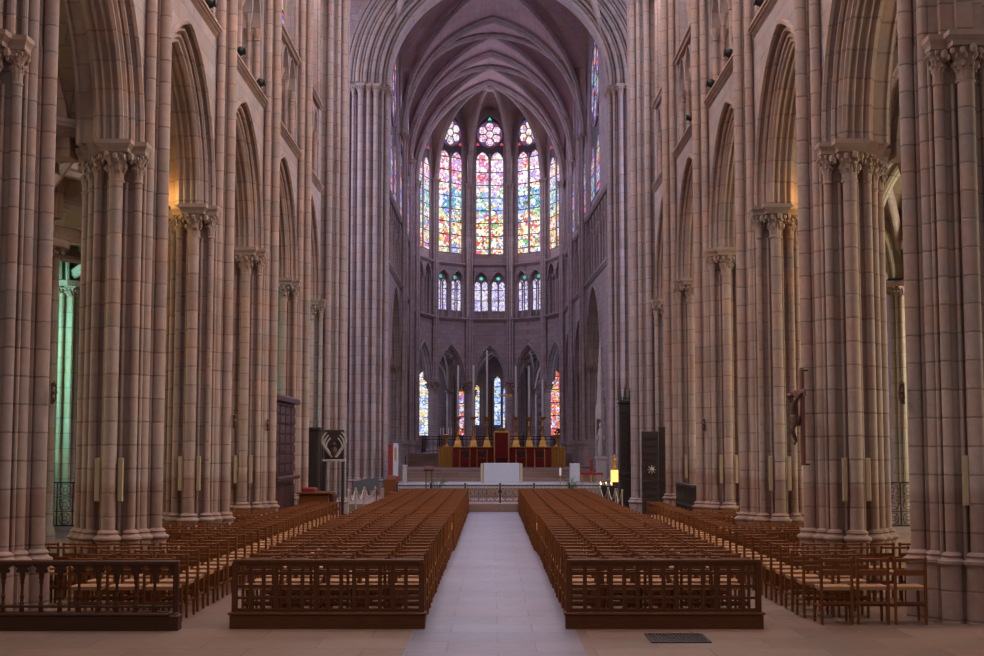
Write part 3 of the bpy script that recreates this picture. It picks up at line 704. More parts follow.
# apse
V = [(-4.45, 86.0), (-3.46, 89.2), (-1.33, 90.9), (1.31, 90.9), (3.42, 89.2), (4.47, 86.0)]
WE = structure('wall_apse')
BITS = (M['glass_green'], M['glass_redbit'], M['glass_bluebit'])
def facet(i):
    (xa, ya), (xb, yb) = V[i], V[i+1]
    L = math.hypot(xb-xa, yb-ya); dx, dy = (xb-xa)/L, (yb-ya)/L; xm, ym = (xa+xb)/2, (ya+yb)/2
    nx, ny = -dy, dx          # outward (away from the choir)
    if nx*(xm-0)+ny*(ym-86) < 0: nx, ny = -nx, -ny
    T = lambda s, z, t: (xm+dx*s+nx*(t+.20), ym+dy*s+ny*(t+.20), z)
    W = L/2
    hs = W-.20; rise = 2.35; R = (rise*rise+hs*hs)/(2*hs); c = R-hs
    b = MB(); b.archwall(c, R, 6.6, 10.6, -W, W, 0, .55, 12, 0, T); b.build('spandrel', M['choir'], WE)
    m = MB()
    for rr, tt, q in ((R+.03, -.02, .06), (R-.06, .08, .05), (R-.12, .24, .05), (R-.06, .46, .05)): m.arch(c, 6.6, ROLL(rr, tt, q), 12, 0, T)
    m.arch(c, 6.6, [(R+.02, .06), (R-.1, .14), (R-.12, .3), (R+.02, .5)], 12, 0, T); m.build('arch_moulding', M['choirpier'], WE)
    s_ = MB(); s_.prism([(-.22, 10.72), (-.22, 10.64), (-.05, 10.48), (.3, 10.48), (.3, 10.72)], -W+.05, W-.05, 0, lambda a_, z_, l_: T(l_, z_, a_)); s_.build('string_course', M['choirpier'], WE)
    # triforium: two twin openings, glazed at the back
    tb = MB(); tb.box(-W, W, 10.7, 14.1, .38, .5, 0, T); tb.build('triforium_back', M['choir'], WE)
    ta = MB(); tf = MB(); ow = (W-.30)/2; 
    for sg in (-1, 1):
        s0 = sg*(ow+.05); hw = ow-.03; cc = hw*.7; RR = hw+cc
        ta.archwall(cc, RR, 13.05, 14.1, s0-ow-.05, s0+ow+.05, .02, .25, 8, 0, T, s0)
        ta.arch(cc, 13.05, ROLL(RR-.01, .0, .045, 5), 8, 0, T, s0=s0)
        lh = hw/2; lc = lh*.5
        for q in (-1, 1): ta.arch(lc, 12.85, [(lh+lc, .08), (lh+lc, .18), (lh+lc-.05, .13)], 6, 0, T, s0=s0+q*lh, stilt=0)
        ta.ring(s0, 13.32, .15, .03, .13, 10, 0, T, 4)
        for ss, rad in ((s0-hw, .06), (s0, .045), (s0+hw, .06)):
            tf.lathe([(rad*1.6, 10.72), (rad*1.6, 10.84), (rad, 10.9), (rad, 12.68), (rad*1.7, 12.85), (rad*1.7, 12.9)], 0, 0, 8, 0, lambda X, Y, Z, ss=ss: T(ss+X, Z, .13+Y))
        if 1 <= i <= 3:
            WIN[0] += 1; w = thing('window_%d' % WIN[0], kind='structure')
            for q in (-1, 1):
                g_ = MB(); gh = lh-.055; gc = gh*.5; g_.panel(gc, gh+gc, 12.95, 11.2, .34, 6, 0, T, s0+q*lh*1.0); g_.build('lancet_glass', M['glass_vio'], w)
            g_ = MB(); g_.disc(s0, 13.38, .12, .34, 10, 0, T); g_.build('tracery_glass', M['glass_green'], w)
    ta.box(-W, -W+.28, 10.7, 14.1, .02, .5, 0, T); ta.box(W-.28, W, 10.7, 14.1, .02, .5, 0, T); ta.box(-.05, .05, 10.7, 13.05, .02, .3, 0, T)
    ta.build('triforium_arcade', M['choir'], WE); tf.build('triforium_colonnettes', M['choirpier'], WE)
    s2 = MB(); s2.prism([(-.14, 14.3), (-.14, 14.24), (-.02, 14.1), (.4, 14.1), (.4, 14.3)], -W+.05, W-.05, 0, lambda a_, z_, l_: T(l_, z_, a_)); s2.build('string_course', M['choirpier'], WE)
    hw = W-.36; co = hw*.55; R2 = hw+co; rs = math.sqrt(R2*R2-co*co); zs = 24.3-rs
    w_ = MB(); w_.archwall(co, R2, zs, 25.6, -W, W, .05, .45, 12, 0, T); w_.box(-W, -hw, 14.3, zs, .05, .45, 0, T); w_.box(hw, W, 14.3, zs, .05, .45, 0, T); w_.box(-hw, hw, 14.3, 14.92, .15, .45, 0, T)
    w_.build('clerestory_wall', M['choir'], WE)
    lancet_window(T, M['glass_apse'], hw, zs, 14.92, co, .10, M['choirpier'], True, BITS, rose_mat=M['glass_pinkrose' if i == 2 else 'glass_rose'])
for i in range(5): facet(i)
# apse columns and the shafts above them
CLAB = {1: 'round apse column left of the leftmost tall candles, its capital under the second arch', 2: 'round apse column just left of the middle arch behind the altar',
        3: 'round apse column just right of the middle arch behind the altar', 4: 'round apse column right of the tall candles, beside the ruby medallion window'}
for i in range(1, 5):
    x, y = V[i]; ln = math.hypot(x, y-85.5); ox, oy = x/ln, (y-85.5)/ln
    t = thing('apse_column', CLAB[i], 'column', (x+ox*.26, y+oy*.26, 0), 0, 'apse columns')
    s_ = MB(); s_.lathe([(.30, 2.3), (.30, 6.0)], 0, 0, 16); s_.build('shaft', M['choirpier'], t)
    s_ = MB(); s_.lathe([(.5, 0), (.5, 2.0), (.44, 2.06), (.47, 2.14), (.36, 2.22), (.30, 2.3)], 0, 0, 8, rot=PI/8); s_.build('base', M['choirpier'], t)
    c_ = MB(); capital(c_, 0, 0, .30, 5.9, 6.58, .46, 14, seed=i); c_.build('capital', M['cap'], t)
    for k, (da, r) in enumerate(((0, .085), (-.17, .06), (.17, .06))):
        px, py = -oy*da, ox*da
        q = MB(); q.lathe([(r*1.5, 6.62), (r*1.5, 6.72), (r, 6.8), (r, 19.2)], px-ox*.26, py-oy*.26, 10); q.build('vault_shaft', M['choirpier'], t)
        cx_, cy_ = px-ox*.26, py-oy*.26
        c_ = MB(); capital(c_, cx_, cy_, r, 19.2, 19.6, .13, 8, seed=k); c_.build('capital', M['cap'], t)
KX, KY, KZ = 0.02, 86.35, 24.95
CA = structure('ceiling_apse')
def ribz(v): return arc_h((1-v), 1.0, 0, 1.0)*(KZ-19.4)+19.4
for i in range(6):
    x, y = V[i]
    if i in (0, 5): continue
    pts = [(lerp(x, KX, v/20), lerp(y, KY, v/20), ribz(v/20)) for v in range(21)]
    r = MB(); r.tube(pts, .11, 8); r.tube([(a, b, c+.13) for a, b, c in pts], .17, 6); r.build('apse_rib', M['rib'], CA)
for i in range(5):
    (xa, ya), (xb, yb) = V[i], V[i+1]
    vs = []; fs = []; nu, nv = 14, 12
    for a in range(nv+1):
        v = a/nv
        for b in range(nu+1):
            u = b/nu; n_ = max(0, arc_h(2*u-1, 1.0, 0, 1.0))**.5
            ox, oy = (lerp(xa, xb, u), lerp(ya, yb, u)); ln = math.hypot(ox, oy-86); ox += .25*(1-v)*ox/ln; oy += .25*(1-v)*(oy-86)/ln
            rz_ = ribz(v)+.12; vs.append((lerp(ox, KX, v), lerp(oy, KY, v), rz_+n_*(lerp(24.75, KZ+.15, v)-rz_)))
    for a in range(nv):
        for b in range(nu): fs.append((a*(nu+1)+b, a*(nu+1)+b+1, (a+1)*(nu+1)+b+1, (a+1)*(nu+1)+b))
    m_ = MB(); m_.add(vs, fs); m_.build('vault_web', M['vault'], CA)
b = MB(); b.lathe([(.05, 24.6), (.25, 24.66), (.36, 24.8), (.34, 25.0)], KX, KY, 12); b.build('boss', M['rib'], CA)

# ambulatory behind the apse: outer wall with tall lancets, vault and shafts
WA = structure('wall_ambulatory')
AV = [(-9.2, 80), (-8.9, 88.5), (-6.2, 95.0), (-2.4, 98.6), (2.4, 98.6), (6.2, 95.0), (8.9, 88.5), (9.2, 80)]
def amb_T(i):
    (xa, ya), (xb, yb) = AV[i], AV[i+1]; L = math.hypot(xb-xa, yb-ya); dx, dy = (xb-xa)/L, (yb-ya)/L
    return (lambda s, z, t: (xa+dx*s-dy*t*1.0, ya+dy*s+dx*t, z)), L
for i in range(7):
    T, L = amb_T(i); b = MB(); b.box(0, L, 0, 10.6, 0, .4, 0, T); b.build('ambulatory_wall', M['choir'], WA)
    for s0 in (0.02, L/2):
        sh = MB()
        for d in (-.2, 0, .2): sh.lathe([(.09, 0), (.09, 7.0)], 0, 0, 8, 0, lambda X, Y, Z, d=d, s0=s0: T(s0+d+X, Z, -.12+Y))
        sh.build('wall_shaft', M['choirpier'], WA)
# lancet windows, placed where they are seen between the columns: (x, Y on the wall, half width, z bottom, z top, material)
def amb_window(x, y, nx, ny, hw, z0, z1, mat):
    WIN[0] += 1; w = thing('window_%d' % WIN[0], kind='structure')
    L = math.hypot(nx, ny); nx, ny = nx/L, ny/L; dx, dy = -ny, nx
    T = lambda s, z, t: (x+dx*s+nx*t, y+dy*s+ny*t, z)
    c = hw*.8; R = hw+c; rise = math.sqrt(R*R-c*c)
    g_ = MB(); g_.panel(c, R, z1-rise, z0, 0, 8, 0, T); g_.build('lancet_glass', mat, w)
    f_ = MB(); f_.arch(c, z1-rise, [(R+.10, -.05), (R+.10, .12), (R-.02, .05)], 8, 0, T, stilt=z1-rise-z0); f_.box(-hw-.1, hw+.1, z0-.15, z0, -.05, .2, 0, T); f_.build('window_frame', M['choirpier'], w)
IC = ['left of the ruby window', 'between the left candles', 'right of the azure windows', 'behind the right candles']
for k, (x, y) in enumerate(((-2.75, 94.2), (-1.15, 95.6), (1.75, 95.4), (2.95, 94.0))):
    t = thing('ambulatory_column', 'slender column of the ambulatory behind the apse, ' + IC[k], 'column', (x, y, 0), 0, 'ambulatory columns')
    q = MB(); q.lathe([(.30, 0), (.30, 2.0), (.22, 2.1), (.16, 2.25), (.16, 5.75)], 0, 0, 14); q.build('shaft', M['choirpier'], t)
    q = MB(); capital(q, 0, 0, .16, 5.75, 6.25, .30, 12, seed=k); q.build('capital', M['cap'], t)
    for a in range(6):
        aa = a*PI/3+.3; pts = [(x+3.0*math.cos(aa)*f, y+3.0*math.sin(aa)*f, 6.26+2.75*math.sqrt(max(0, 1-(1-f)**2))) for f in [j_/10 for j_ in range(11)]]
        r = MB(); r.tube(pts, .10, 6); r.build('ambulatory_rib', M['rib'], WA)
amb_window(-4.62, 96.2, .55, -.9, .42, 3.15, 7.55, M['glass_gold'])
amb_window(4.55, 96.3, -.55, -.9, .46, 3.15, 7.6, M['glass_red'])
amb_window(-1.98, 98.35, .1, -1, .24, 3.2, 6.4, M['glass_red'])
amb_window(-.92, 98.35, .0, -1, .19, 3.9, 6.7, M['glass_gold'])
amb_window(.52, 98.35, 0, -1, .24, 3.9, 7.3, M['glass_blue'])
amb_window(1.10, 98.35, 0, -1, .20, 3.7, 6.6, M['glass_blue'])
# ambulatory vault: a ring of webs and radiating ribs
CAm = structure('ceiling_ambulatory')
inner = [(-5.6, 80), (-5.6, 86.0)]+[(V[i][0]*1.06, 86+(V[i][1]-86)*1.08) for i in (1, 2, 3, 4)]+[(5.6, 86.0), (5.6, 80)]
vs = []; fs = []; nu = 8; nv = 8; cols = 0
for i in range(7):
    for a in range(nu+1):
        u = a/nu
        for k in range(nv+1):
            v = k/nv
            p = (lerp(lerp(inner[i][0], inner[i+1][0], u), lerp(AV[i][0], AV[i+1][0], u), v), lerp(lerp(inner[i][1], inner[i+1][1], u), lerp(AV[i][1], AV[i+1][1], u), v))
            h = max(arc_h(2*u-1, 1, 6.9, 9.4), arc_h(2*v-1, 1, 6.9, 9.4)); vs.append((p[0], p[1], h))
    o = i*(nu+1)*(nv+1)
    for a in range(nu):
        for k in range(nv): fs.append((o+a*(nv+1)+k, o+a*(nv+1)+k+1, o+(a+1)*(nv+1)+k+1, o+(a+1)*(nv+1)+k))
m_ = MB(); m_.add(vs, fs); m_.build('vault_web', M['aisle'], CAm)
for i in range(1, 7):
    pts = []
    for k in range(13):
        v = k/12; pts.append((lerp(inner[i][0], AV[i][0], v), lerp(inner[i][1], AV[i][1], v), arc_h(2*v-1, 1, 6.9, 9.35)))
    r = MB(); r.tube(pts, .17, 8); r.build('ambulatory_rib', M['rib'], CAm)
    for j in (i, i+1):
        if j > 6: continue
    a, b_ = inner[i], AV[min(i+1, 7)]
    pts = [(lerp(a[0], b_[0], k/12), lerp(a[1], b_[1], k/12), arc_h(2*k/12-1, 1, 6.9, 9.35)) for k in range(13)]
    r = MB(); r.tube(pts, .10, 6); r.build('ambulatory_rib', M['rib'], CAm)
# roof slab over the ambulatory and apse surroundings so no sky leaks in
RF = MB(); RF.box(-14, 14, 91.6, 101, 10.7, 10.9); RF.box(-14, -5.6, 61.5, 91.6, 10.7, 10.9); RF.box(5.9, 14, 61.5, 91.6, 10.7, 10.9); RF.build('ceiling_outer', M['aisle'], None, kind='structure')

# ------------------------------------------------------------------ aisles and side chapels
WAL = structure('wall_aisle_left'); WAR = structure('wall_aisle_right'); CAi = structure('ceiling_aisle')
AX, AXI = 11.75, 8.85
def respond(label, side, y, AX=AX, H=6.85, group='clustered piers between the side chapels'):
    t = thing('aisle_pier', label, 'pier', (side*AX, y, 0), PI if side < 0 else 0, group)
    b = MB(); b.prism([(-.18, -.42), (.6, -.42), (.6, .42), (-.18, .42)], 0, H); b.build('pier_core', M['aislepier'], t)
    for k, (u, v, r) in enumerate(((-.30, 0, .10), (-.22, .2, .07), (-.22, -.2, .07), (-.14, .36, .07), (-.14, -.36, .07), (.1, -.47, .07), (.3, -.47, .07), (.1, .47, .07), (.3, .47, .07))):
        s_ = MB(); s_.lathe([(r*1.6, .0), (r*1.6, .55), (r*1.3, .62), (r, .7), (r, H-.35)], u, v, 10); s_.build('shaft', M['aislepier'], t)
    c_ = MB()
    for (u, v) in ((-.28, 0), (-.2, .22), (-.2, -.22), (-.1, .42), (-.1, -.42), (.2, .42), (.2, -.42)): capital(c_, u, v, .08, H-.40, H-.16, .2, 8, seed=int(u*90+v*31))
    c_.prism([(-.52, -.2), (-.4, -.45), (-.1, -.68), (.6, -.68), (.6, .68), (-.1, .68), (-.4, .45), (-.52, .2)], H-.155, H+.005)
    c_.build('capital', M['cap'], t)
for side in (-1, 1):
    nm_ = 'left' if side < 0 else 'right'
    for k, y in enumerate(PY): respond('clustered outer pier of the %s aisle, %s' % (nm_, ['behind the nearest pier', 'behind the second pier', 'behind the third pier', 'behind the fourth pier', 'seen beside the iron grille, farthest of its row'][k]), side, y)
    for k, y in enumerate(PY):
        if k: respond('clustered middle pier of the %s aisle, behind the %s nave pier' % (nm_, ['', 'second', 'third', 'fourth', 'fifth'][k]), side, y, AXI, 6.3, 'clustered middle piers of the aisles')
for side, par, gm in ((-1, WAL, 'glass_aisle'), (1, WAR, 'glass_pale')):
    for (y0, y1) in BAYS:
        yc = (y0+y1)/2; W = (y1-y0)/2; T = side_T(side, yc, AX-.12)
        hs = W-.50; rise = 2.9; R = (rise*rise+hs*hs)/(2*hs); c = max(.05, R-hs)
        b = MB(); b.archwall(c, R, 6.88, 10.8, -W, W, .1, .7, 12, 0, T); b.build('chapel_arch', M['aisle'], par)
        m = MB()
        for rr, tt in ((R+.02, .08), (R-.08, .25), (R-.12, .4), (R-.08, .55)): m.arch(c, 6.88, ROLL(rr, tt, .06), 12, 0, T)
        m.build('arch_moulding', M['aislepier'], par)
        # chapel: back wall with window, side walls, roof
        Tb = side_T(side, yc, 14.7)
        cw = 1.5; co = .9; Rw = cw+co
        w_ = MB(); w_.archwall(co, Rw, 6.0, 10.8, -W, W, 0, .4, 10, 0, Tb); w_.box(-W, -cw, 0, 6.0, 0, .4, 0, Tb); w_.box(cw, W, 0, 6.0, 0, .4, 0, Tb); w_.box(-cw, cw, 0, 2.4, 0, .4, 0, Tb)
        w_.build('chapel_wall', M['aisle'], par)
        sw = MB(); sw.box(-W-.08, -W+.08, 0, 10.8, .75, 3.5, 0, T); sw.build('chapel_side_wall', M['aisle'], par)
        lancet_window(Tb, M[gm], cw, 6.0, 2.4, co, .2, M['aislepier'], True)
        vault_bay(CAi, y0, side*8.86, side*11.7, y1, side*8.86, side*11.7, 7.0, 9.7, n=8, boss=False, ribr=.12, web=M['aisle'])
        rf = MB(); rf.box(-W, W, 10.7, 10.85, .1, 4.0, 0, T); rf.build('chapel_roof', M['aisle'], CAi)
        xa, xb = (7.45 if y0 == NEARY else 6.3), (7.45 if y1 == NEARY else 6.3)
        vault_bay(CAi, y0, side*xa, side*8.85, y1, side*xb, side*8.85, 7.12, 9.7, n=8, boss=False, ribr=.12, web=M['aisle'])
        if y1 > 44: continue
        xi = side*(7.75 if y1 == NEARY else 6.92)
        if y1 != NEARY: trans_arch(CAi, y1, min(xi, side*8.5), max(xi, side*8.5), 6.75, 8.95, .26, mat=M['arch'], depth=.42)
        trans_arch(CAi, y1, min(side*9.35, side*11.3), max(side*9.35, side*11.3), 6.95, 9.25, .26, mat=M['aislepier'], depth=.42)
        b = MB(); b.box(min(side*7.2, side*11.6), max(side*7.2, side*11.6), y1-.1, y1+.1, 9.35, 10.7); b.build('aisle_cross_wall', M['aisle'], CAi)
# transept ends and outer shell
WT = structure('wall_transept')
for side in (-1, 1):
    b = MB(); X = side*13.6
    b.box(min(X, X+side*.4), max(X, X+side*.4), 44.6, 62, 0, 26); b.build('transept_end_wall', M['wall'], WT)
    b = MB(); b.box(min(side*6.75, X), max(side*6.75, X), 44.4, 44.8, 10.8, 26); b.box(min(side*7.35, X), max(side*7.35, X), 61.0, 61.4, 10.8, 26)
    b.box(min(side*6.2, X), max(side*6.2, X), 44.6, 61.4, 25.7, 26.0)
    b.build('transept_wall', M['wall'], WT)
    b = MB(); X2 = side*13.6; b.box(min(X2, X2+side*.3), max(X2, X2+side*.3), 62, 100, 0, 10.8); b.build('choir_outer_wall', M['choir'], WT)
# ------------------------------------------------------------------ floors
fl = MB(); fl.box(-16, -.80, 4, 49.3, -.3, 0); fl.box(1.14, 16, 4, 49.3, -.3, 0); fl.build('floor', M['floor'], None, kind='structure')
fl = MB(); fl.box(-.80, 1.14, 4, 49.3, -.3, 0); fl.build('floor_path', M['path'], None, kind='structure')
fl = MB(); fl.box(-15, 15, 49.3, 101, -.3, .27); fl.build('floor_crossing', M['step'], None, kind='structure')
st = structure('floor_choir')
b = MB(); b.box(-4.3, 5.1, 56.0, 101, .272, .62); b.build('platform', M['step'], st)
b = MB(); b.box(-4.2, 4.95, 57.2, 64.5, .622, .76); b.build('marble_edge', M['marble'], st)
for k in range(5):
    b = MB(); b.box(-4.3, 4.9, 61.5+k*.75, 101, .62+k*.13, .75+k*.13); b.build('stair', M['step'], st)
for k in range(5):
    b = MB(); b.box(-4.4, 4.5, 74.5+k*.9, 101, 1.27+k*.14, 1.41+k*.14); b.build('stair', M['step'], st)
# ------------------------------------------------------------------ chairs
SQ = .019
def bar(mb, p, q, w=.02, h=.02):
    """square-section bar from p to q (mostly axis aligned)"""
    p, q = Vector(p), Vector(q); d = (q-p).normalized()
    a = Vector((0,0,1)) if abs(d.z) < .9 else Vector((0,1,0))
    s_ = d.cross(a).normalized(); u_ = s_.cross(d).normalized()
    vs = [tuple(b+s_*w*i+u_*h*j) for b in (p, q) for i, j in ((-1,-1),(1,-1),(1,1),(-1,1))]
    mb.add(vs, [(3,2,1,0),(4,5,6,7)]+[(i,(i+1)%4,4+(i+1)%4,4+i) for i in range(4)])
CW, CD = .187, .355          # half width, depth
def chair_pieces():
    out = []
    def P(name, mat, fn):
        b = MB(); fn(b); out.append((name, mat, b))
    for sx in (-1, 1):
        P('leg', 'wood', lambda b, sx=sx: b.tube([(sx*CW, 0, 0), (sx*CW, .0, .40), (sx*CW, -.008, .62), (sx*CW, -.03, .825)], [.0185, .021, .020, .017], 8))
        P('leg', 'wood', lambda b, sx=sx: b.tube([(sx*(CW+.012), CD, 0), (sx*(CW+.008), CD, .445)], [.018, .021], 8))
    def seat(b):
        n = 6; vs = []; fs = []
        for j in range(n+1):
            for i in range(n+1):
                u = i/n*2-1; v = j/n; e = max(abs(u), abs(v*2-1))
                vs.append((u*(CW+.012), -.005+v*(CD+.015), .452+.016*e**4-.004))
        m = n+1
        for j in range(n):
            for i in range(n): fs.append((j*m+i, j*m+i+1, (j+1)*m+i+1, (j+1)*m+i))
        k = len(vs); vs += [(x, y, .42) for x, y, z in vs]
        for j in range(n):
            for i in range(n): fs.append((k+(j+1)*m+i, k+(j+1)*m+i+1, k+j*m+i+1, k+j*m+i))
        for i in range(n):
            fs += [(i, i+1, k+i+1, k+i), (n*m+i+1, n*m+i, k+n*m+i, k+n*m+i+1), ((i+1)*m, i*m, k+i*m, k+(i+1)*m), (i*m+n, (i+1)*m+n, k+(i+1)*m+n, k+i*m+n)]
        b.add(vs, fs)
    P('seat', 'rush', seat)
    P('top_rail', 'wood', lambda b: b.bbox(-CW-.02, CW+.02, -.045, -.012, .785, .815, .007))
    P('back_slat', 'wood', lambda b: b.bbox(-CW+.012, CW-.012, -.026, -.004, .60, .675, .006))
    P('stretcher', 'wood', lambda b: bar(b, (-CW, 0, .265), (CW, 0, .265), .011, .015))
    P('stretcher', 'wood', lambda b: bar(b, (-CW, CD, .20), (CW, CD, .20), .011, .013))
    for sx in (-1, 1): P('stretcher', 'wood', lambda b, sx=sx: bar(b, (sx*(CW+.004), 0, .22), (sx*(CW+.008), CD, .22), .010, .013))
    return out
PCS = chair_pieces()
full = thing('rush_chair', 'x', 'chair')
for nm_, mt, b in PCS: b.build(nm_, M[mt], full, 40)
one = MB()
for nm_, mt, b in PCS: one.add(b.v, b.f, 1 if mt == 'rush' else 0)
single = one.build('rush_chair', [M['wood'], M['rush']], None, 40); single['category'] = 'chair'
low = MB()
for sx in (-1, 1):
    bar(low, (sx*CW, 0, 0), (sx*CW, -.02, .82), .018, .018); bar(low, (sx*CW, CD, 0), (sx*CW, CD, .44), .018, .018); bar(low, (sx*CW, 0, .22), (sx*CW, CD, .22), .010, .013)
bar(low, (-CW-.02, -.028, .80), (CW+.02, -.028, .80), .016, .016); bar(low, (-CW, -.015, .64), (CW, -.015, .64), .011, .037); bar(low, (-CW, 0, .265), (CW, 0, .265), .011, .015)
lows = MB(); lows.bbox(-CW-.012, CW+.012, -.005, CD+.01, .42, .46, .01)
mass = MB(); used = {'full': False, 'single': False}; rnd = random.Random(3)
PIERB = [(y-.86, y+.86) for y in PY[1:]]
def seat_at(x, y, row, kind, label, group):
    rz = rnd.uniform(-.018, .018); x += rnd.uniform(-.008, .008); y += rnd.uniform(-.015, .015)
    if kind == 'mass':
        ca, sa = math.cos(rz), math.sin(rz); Tm = lambda a, b, c: (x+a*ca-b*sa, y+a*sa+b*ca, c)
        o_ = len(mass.v); mass.v.extend([Tm(*p) for p in one.v]); mass.f.extend([tuple(o_+q for q in f) for f in one.f]); mass.mi.extend(one.mi); return
    if kind == 'full':
        if not used['full']: o = full; used['full'] = True; o.location = (x, y, 0); o.rotation_euler.z = rz
        else: o = dup(full, (x, y, 0), rz)
    else:
        if not used['single']: o = single; used['single'] = True
        else: o = single.copy(); COL.objects.link(o)
        o.location = (x, y, 0); o.rotation_euler.z = rz
    o['label'] = label; o['group'] = group
NFULL, NOBJ, PITCH = 8, 13, .70
for blk, (sg, x0, n) in {'left': (-1, -.915, 5), 'right': (1, 1.30, 5)}.items():
    for row in range(46):
        y = 17.60+row*PITCH+(.04 if row >= 18 else 0)
        for k in range(n):
            x = x0+sg*k*.462-(sg*.04 if row >= 18 else 0)
            seat_at(x, y, row, 'full' if row < NFULL else 'single' if row < NOBJ else 'mass',
                    'rush-seat chair, %s from the centre aisle in the %s row behind the %s lattice panel' % (ORD[k+1], ORD[min(row+1, 20)], blk), 'chairs of the %s central block' % blk)
for blk, (sg, x0, n) in {'left': (-1, -3.98, 7), 'right': (1, 4.40, 7)}.items():
    for row in range(28):
        y = 17.56+row*PITCH
        for k in range(n):
            x = x0+sg*k*.462+(0 if row == 0 else -.06*sg if sg > 0 else 0)
            ax = abs(x)
            if ax+.22 > 4.86 and any(a < y+.40 and y-.05 < b for a, b in PIERB): continue
            if ax+.22 > (5.62 if row == 0 and sg > 0 else 5.44) and y < 19.25: continue
            if y > 33.0 and ax > (4.7 if sg < 0 else 4.65): continue
            if ax > 6.3: continue
            tail = 'behind the colonnette balustrade' if sg < 0 else 'of the right side block'
            seat_at(x, y, row, 'full' if row < NFULL else 'single' if row < NOBJ else 'mass',
                    'rush-seat chair, %s from the inner passage in the %s row %s' % (ORD[k+1], ORD[min(row+1, 20)], tail), 'chairs of the %s side block' % blk)
ms = mass.build('distant_chairs', [M['wood'], M['rush']], None, 40); tag(ms, 'farther rows of rush-seat chairs running up to the choir railing', 'chairs', kind='stuff')

# ------------------------------------------------------------------ barriers in front of the chair blocks
def lattice(label, x0, x1, y):
    t = thing('lattice_panel', label, 'barrier', ((x0+x1)/2, y, 0), 0, 'lattice panels before the central chairs'); W = (x1-x0)/2
    b = MB(); b.bbox(-W-.01, W+.01, -.10, .10, 0, .165, .01); b.bbox(-W-.03, W+.03, -.12, .12, .167, .195, .008); b.build('plinth', M['oak2'], t)
    b = MB(); b.bbox(-W+.01, W-.01, -.035, .035, .785, .825, .008); b.build('top_rail', M['oak2'], t)
    for sx in (-1, 1):
        b = MB(); b.bbox(sx*(W-.035)-.035, sx*(W-.035)+.035, -.03, .03, .197, .785, .006); b.build('post', M['oak2'], t)
    b = MB(); n = 14; w = 2*(W-.07)/n
    for k in range(1, n):
        x = -W+.07+k*w; b.box(x-.024, x+.024, -.016, .010, .197, .785)
    for z0, z1 in ((.197, .235), (.345, .375), (.480, .520), (.640, .675), (.745, .785)): b.box(-W+.07, W-.07, -.010, .018, z0, z1)
    b.build('lattice', M['oak2'], t)
lattice('dark oak lattice panel closing the left central block of chairs', -3.02, -.68, 17.23)
lattice('dark oak lattice panel closing the right central block of chairs, beside the floor grate', 1.04, 3.41, 17.23)
def balustrade(x0, x1, y):
    t = thing('colonnette_balustrade', 'dark oak balustrade of small trefoil arches on turned colonnettes, before the nearest left pier', 'barrier', (x0, y, 0)); L = x1-x0
    b = MB(); b.bbox(0, L+.02, -.11, .11, 0, .18, .01); b.bbox(-.0, L-.08, -.14, .14, .182, .21, .01); b.build('plinth', M['oak'], t)
    b = MB(); b.bbox(0, L, -.05, .05, .775, .825, .012); b.build('top_rail', M['oak'], t)
    b = MB(); b.bbox(0, L, -.03, .03, .262, .29, .006); b.build('bottom_rail', M['oak'], t)
    b = MB(); b.bbox(L-.06, L, -.05, .05, .21, .775, .008); b.build('end_post', M['oak'], t)
    p = .228; n = int(L/p)
    ap = MB()
    for k in range(n):
        xc = L-.06-p/2-k*p
        if k:
            c = MB(); xx = xc+p/2
            c.lathe([(.028, .21), (.030, .262), (.030, .31), (.019, .33), (.019, .36), (.029, .39), (.019, .42), (.018, .54), (.028, .56), (.022, .585), (.032, .61), (.032, .69)], xx, 0, 10); c.build('colonnette', M['oak'], t)
        T = lambda s, z, tt, xc=xc: (xc+s, tt, z)
        hw = p/2-.03; ap.archwall(.03, hw+.03, .655, .775, -p/2, p/2, -.018, .018, 8, 0, T)
        for sx in (-1, 1): ap.ball((xc+sx*hw*.72, 0, .70), .026, 8, 0, sz=(1, .6, 1))
    ap.build('arcade_board', M['oak'], t)
balustrade(-6.35, -3.63, 17.06)
# floor grate
t = thing('floor_grate', 'dark iron ventilation grate let into the floor before the right lattice panel', 'grate', (2.26, 16.27, 0))
b = MB()
for sx in (-1, 1): b.box(sx*.32-.02, sx*.32+.02, -.38, .38, .0005, .012)
for sy in (-1, 1): b.box(-.30, .30, sy*.36-.02, sy*.36+.02, .0005, .012)
b.build('frame', M['iron'], t)
b = MB()
for k in range(16): b.box(-.30+k*.04-.012, -.30+k*.04+.012, -.34, .34, .0005, .009)
for k in range(5): b.box(-.30, .30, -.28+k*.14-.008, -.28+k*.14+.008, .0005, .007)
b.build('bars', M['iron'], t)

# ------------------------------------------------------------------ loudspeaker strips on the piers
def speaker(label, x, y, z0, z1):
    t = thing('column_loudspeaker', label, 'loudspeaker', (x, y, z0), 0, 'loudspeaker strips on the piers')
    h = z1-z0; b = MB(); b.bbox(-.038, .038, -.03, .03, 0, h, .008); b.build('cabinet', M['speaker'], t)
    b = MB(); b.box(-.026, .026, -.034, -.031, .04, h-.03); b.build('grille', M['speaker'], t)
names = ['nearest', 'second', 'third', 'fourth', 'fifth']
for side in (-1, 1):
    for k, y in enumerate(PY):
        if k == 0:
            if side > 0: speaker('slim beige loudspeaker strip alone on the nearest right pier, above bare plinth', 6.28-.20, y-.585, 1.46, 2.08)
            continue
        for sx in (-1, 1):
            where = 'outer, aisle-facing' if sx == side else 'inner, nave-facing'
            speaker('slim beige loudspeaker strip, the %s one of the pair on the %s %s pier' % (where.split(',')[0], names[k], 'left' if side < 0 else 'right'), side*(PX-.06)+sx*.175, y-.625, 1.38, 2.03)

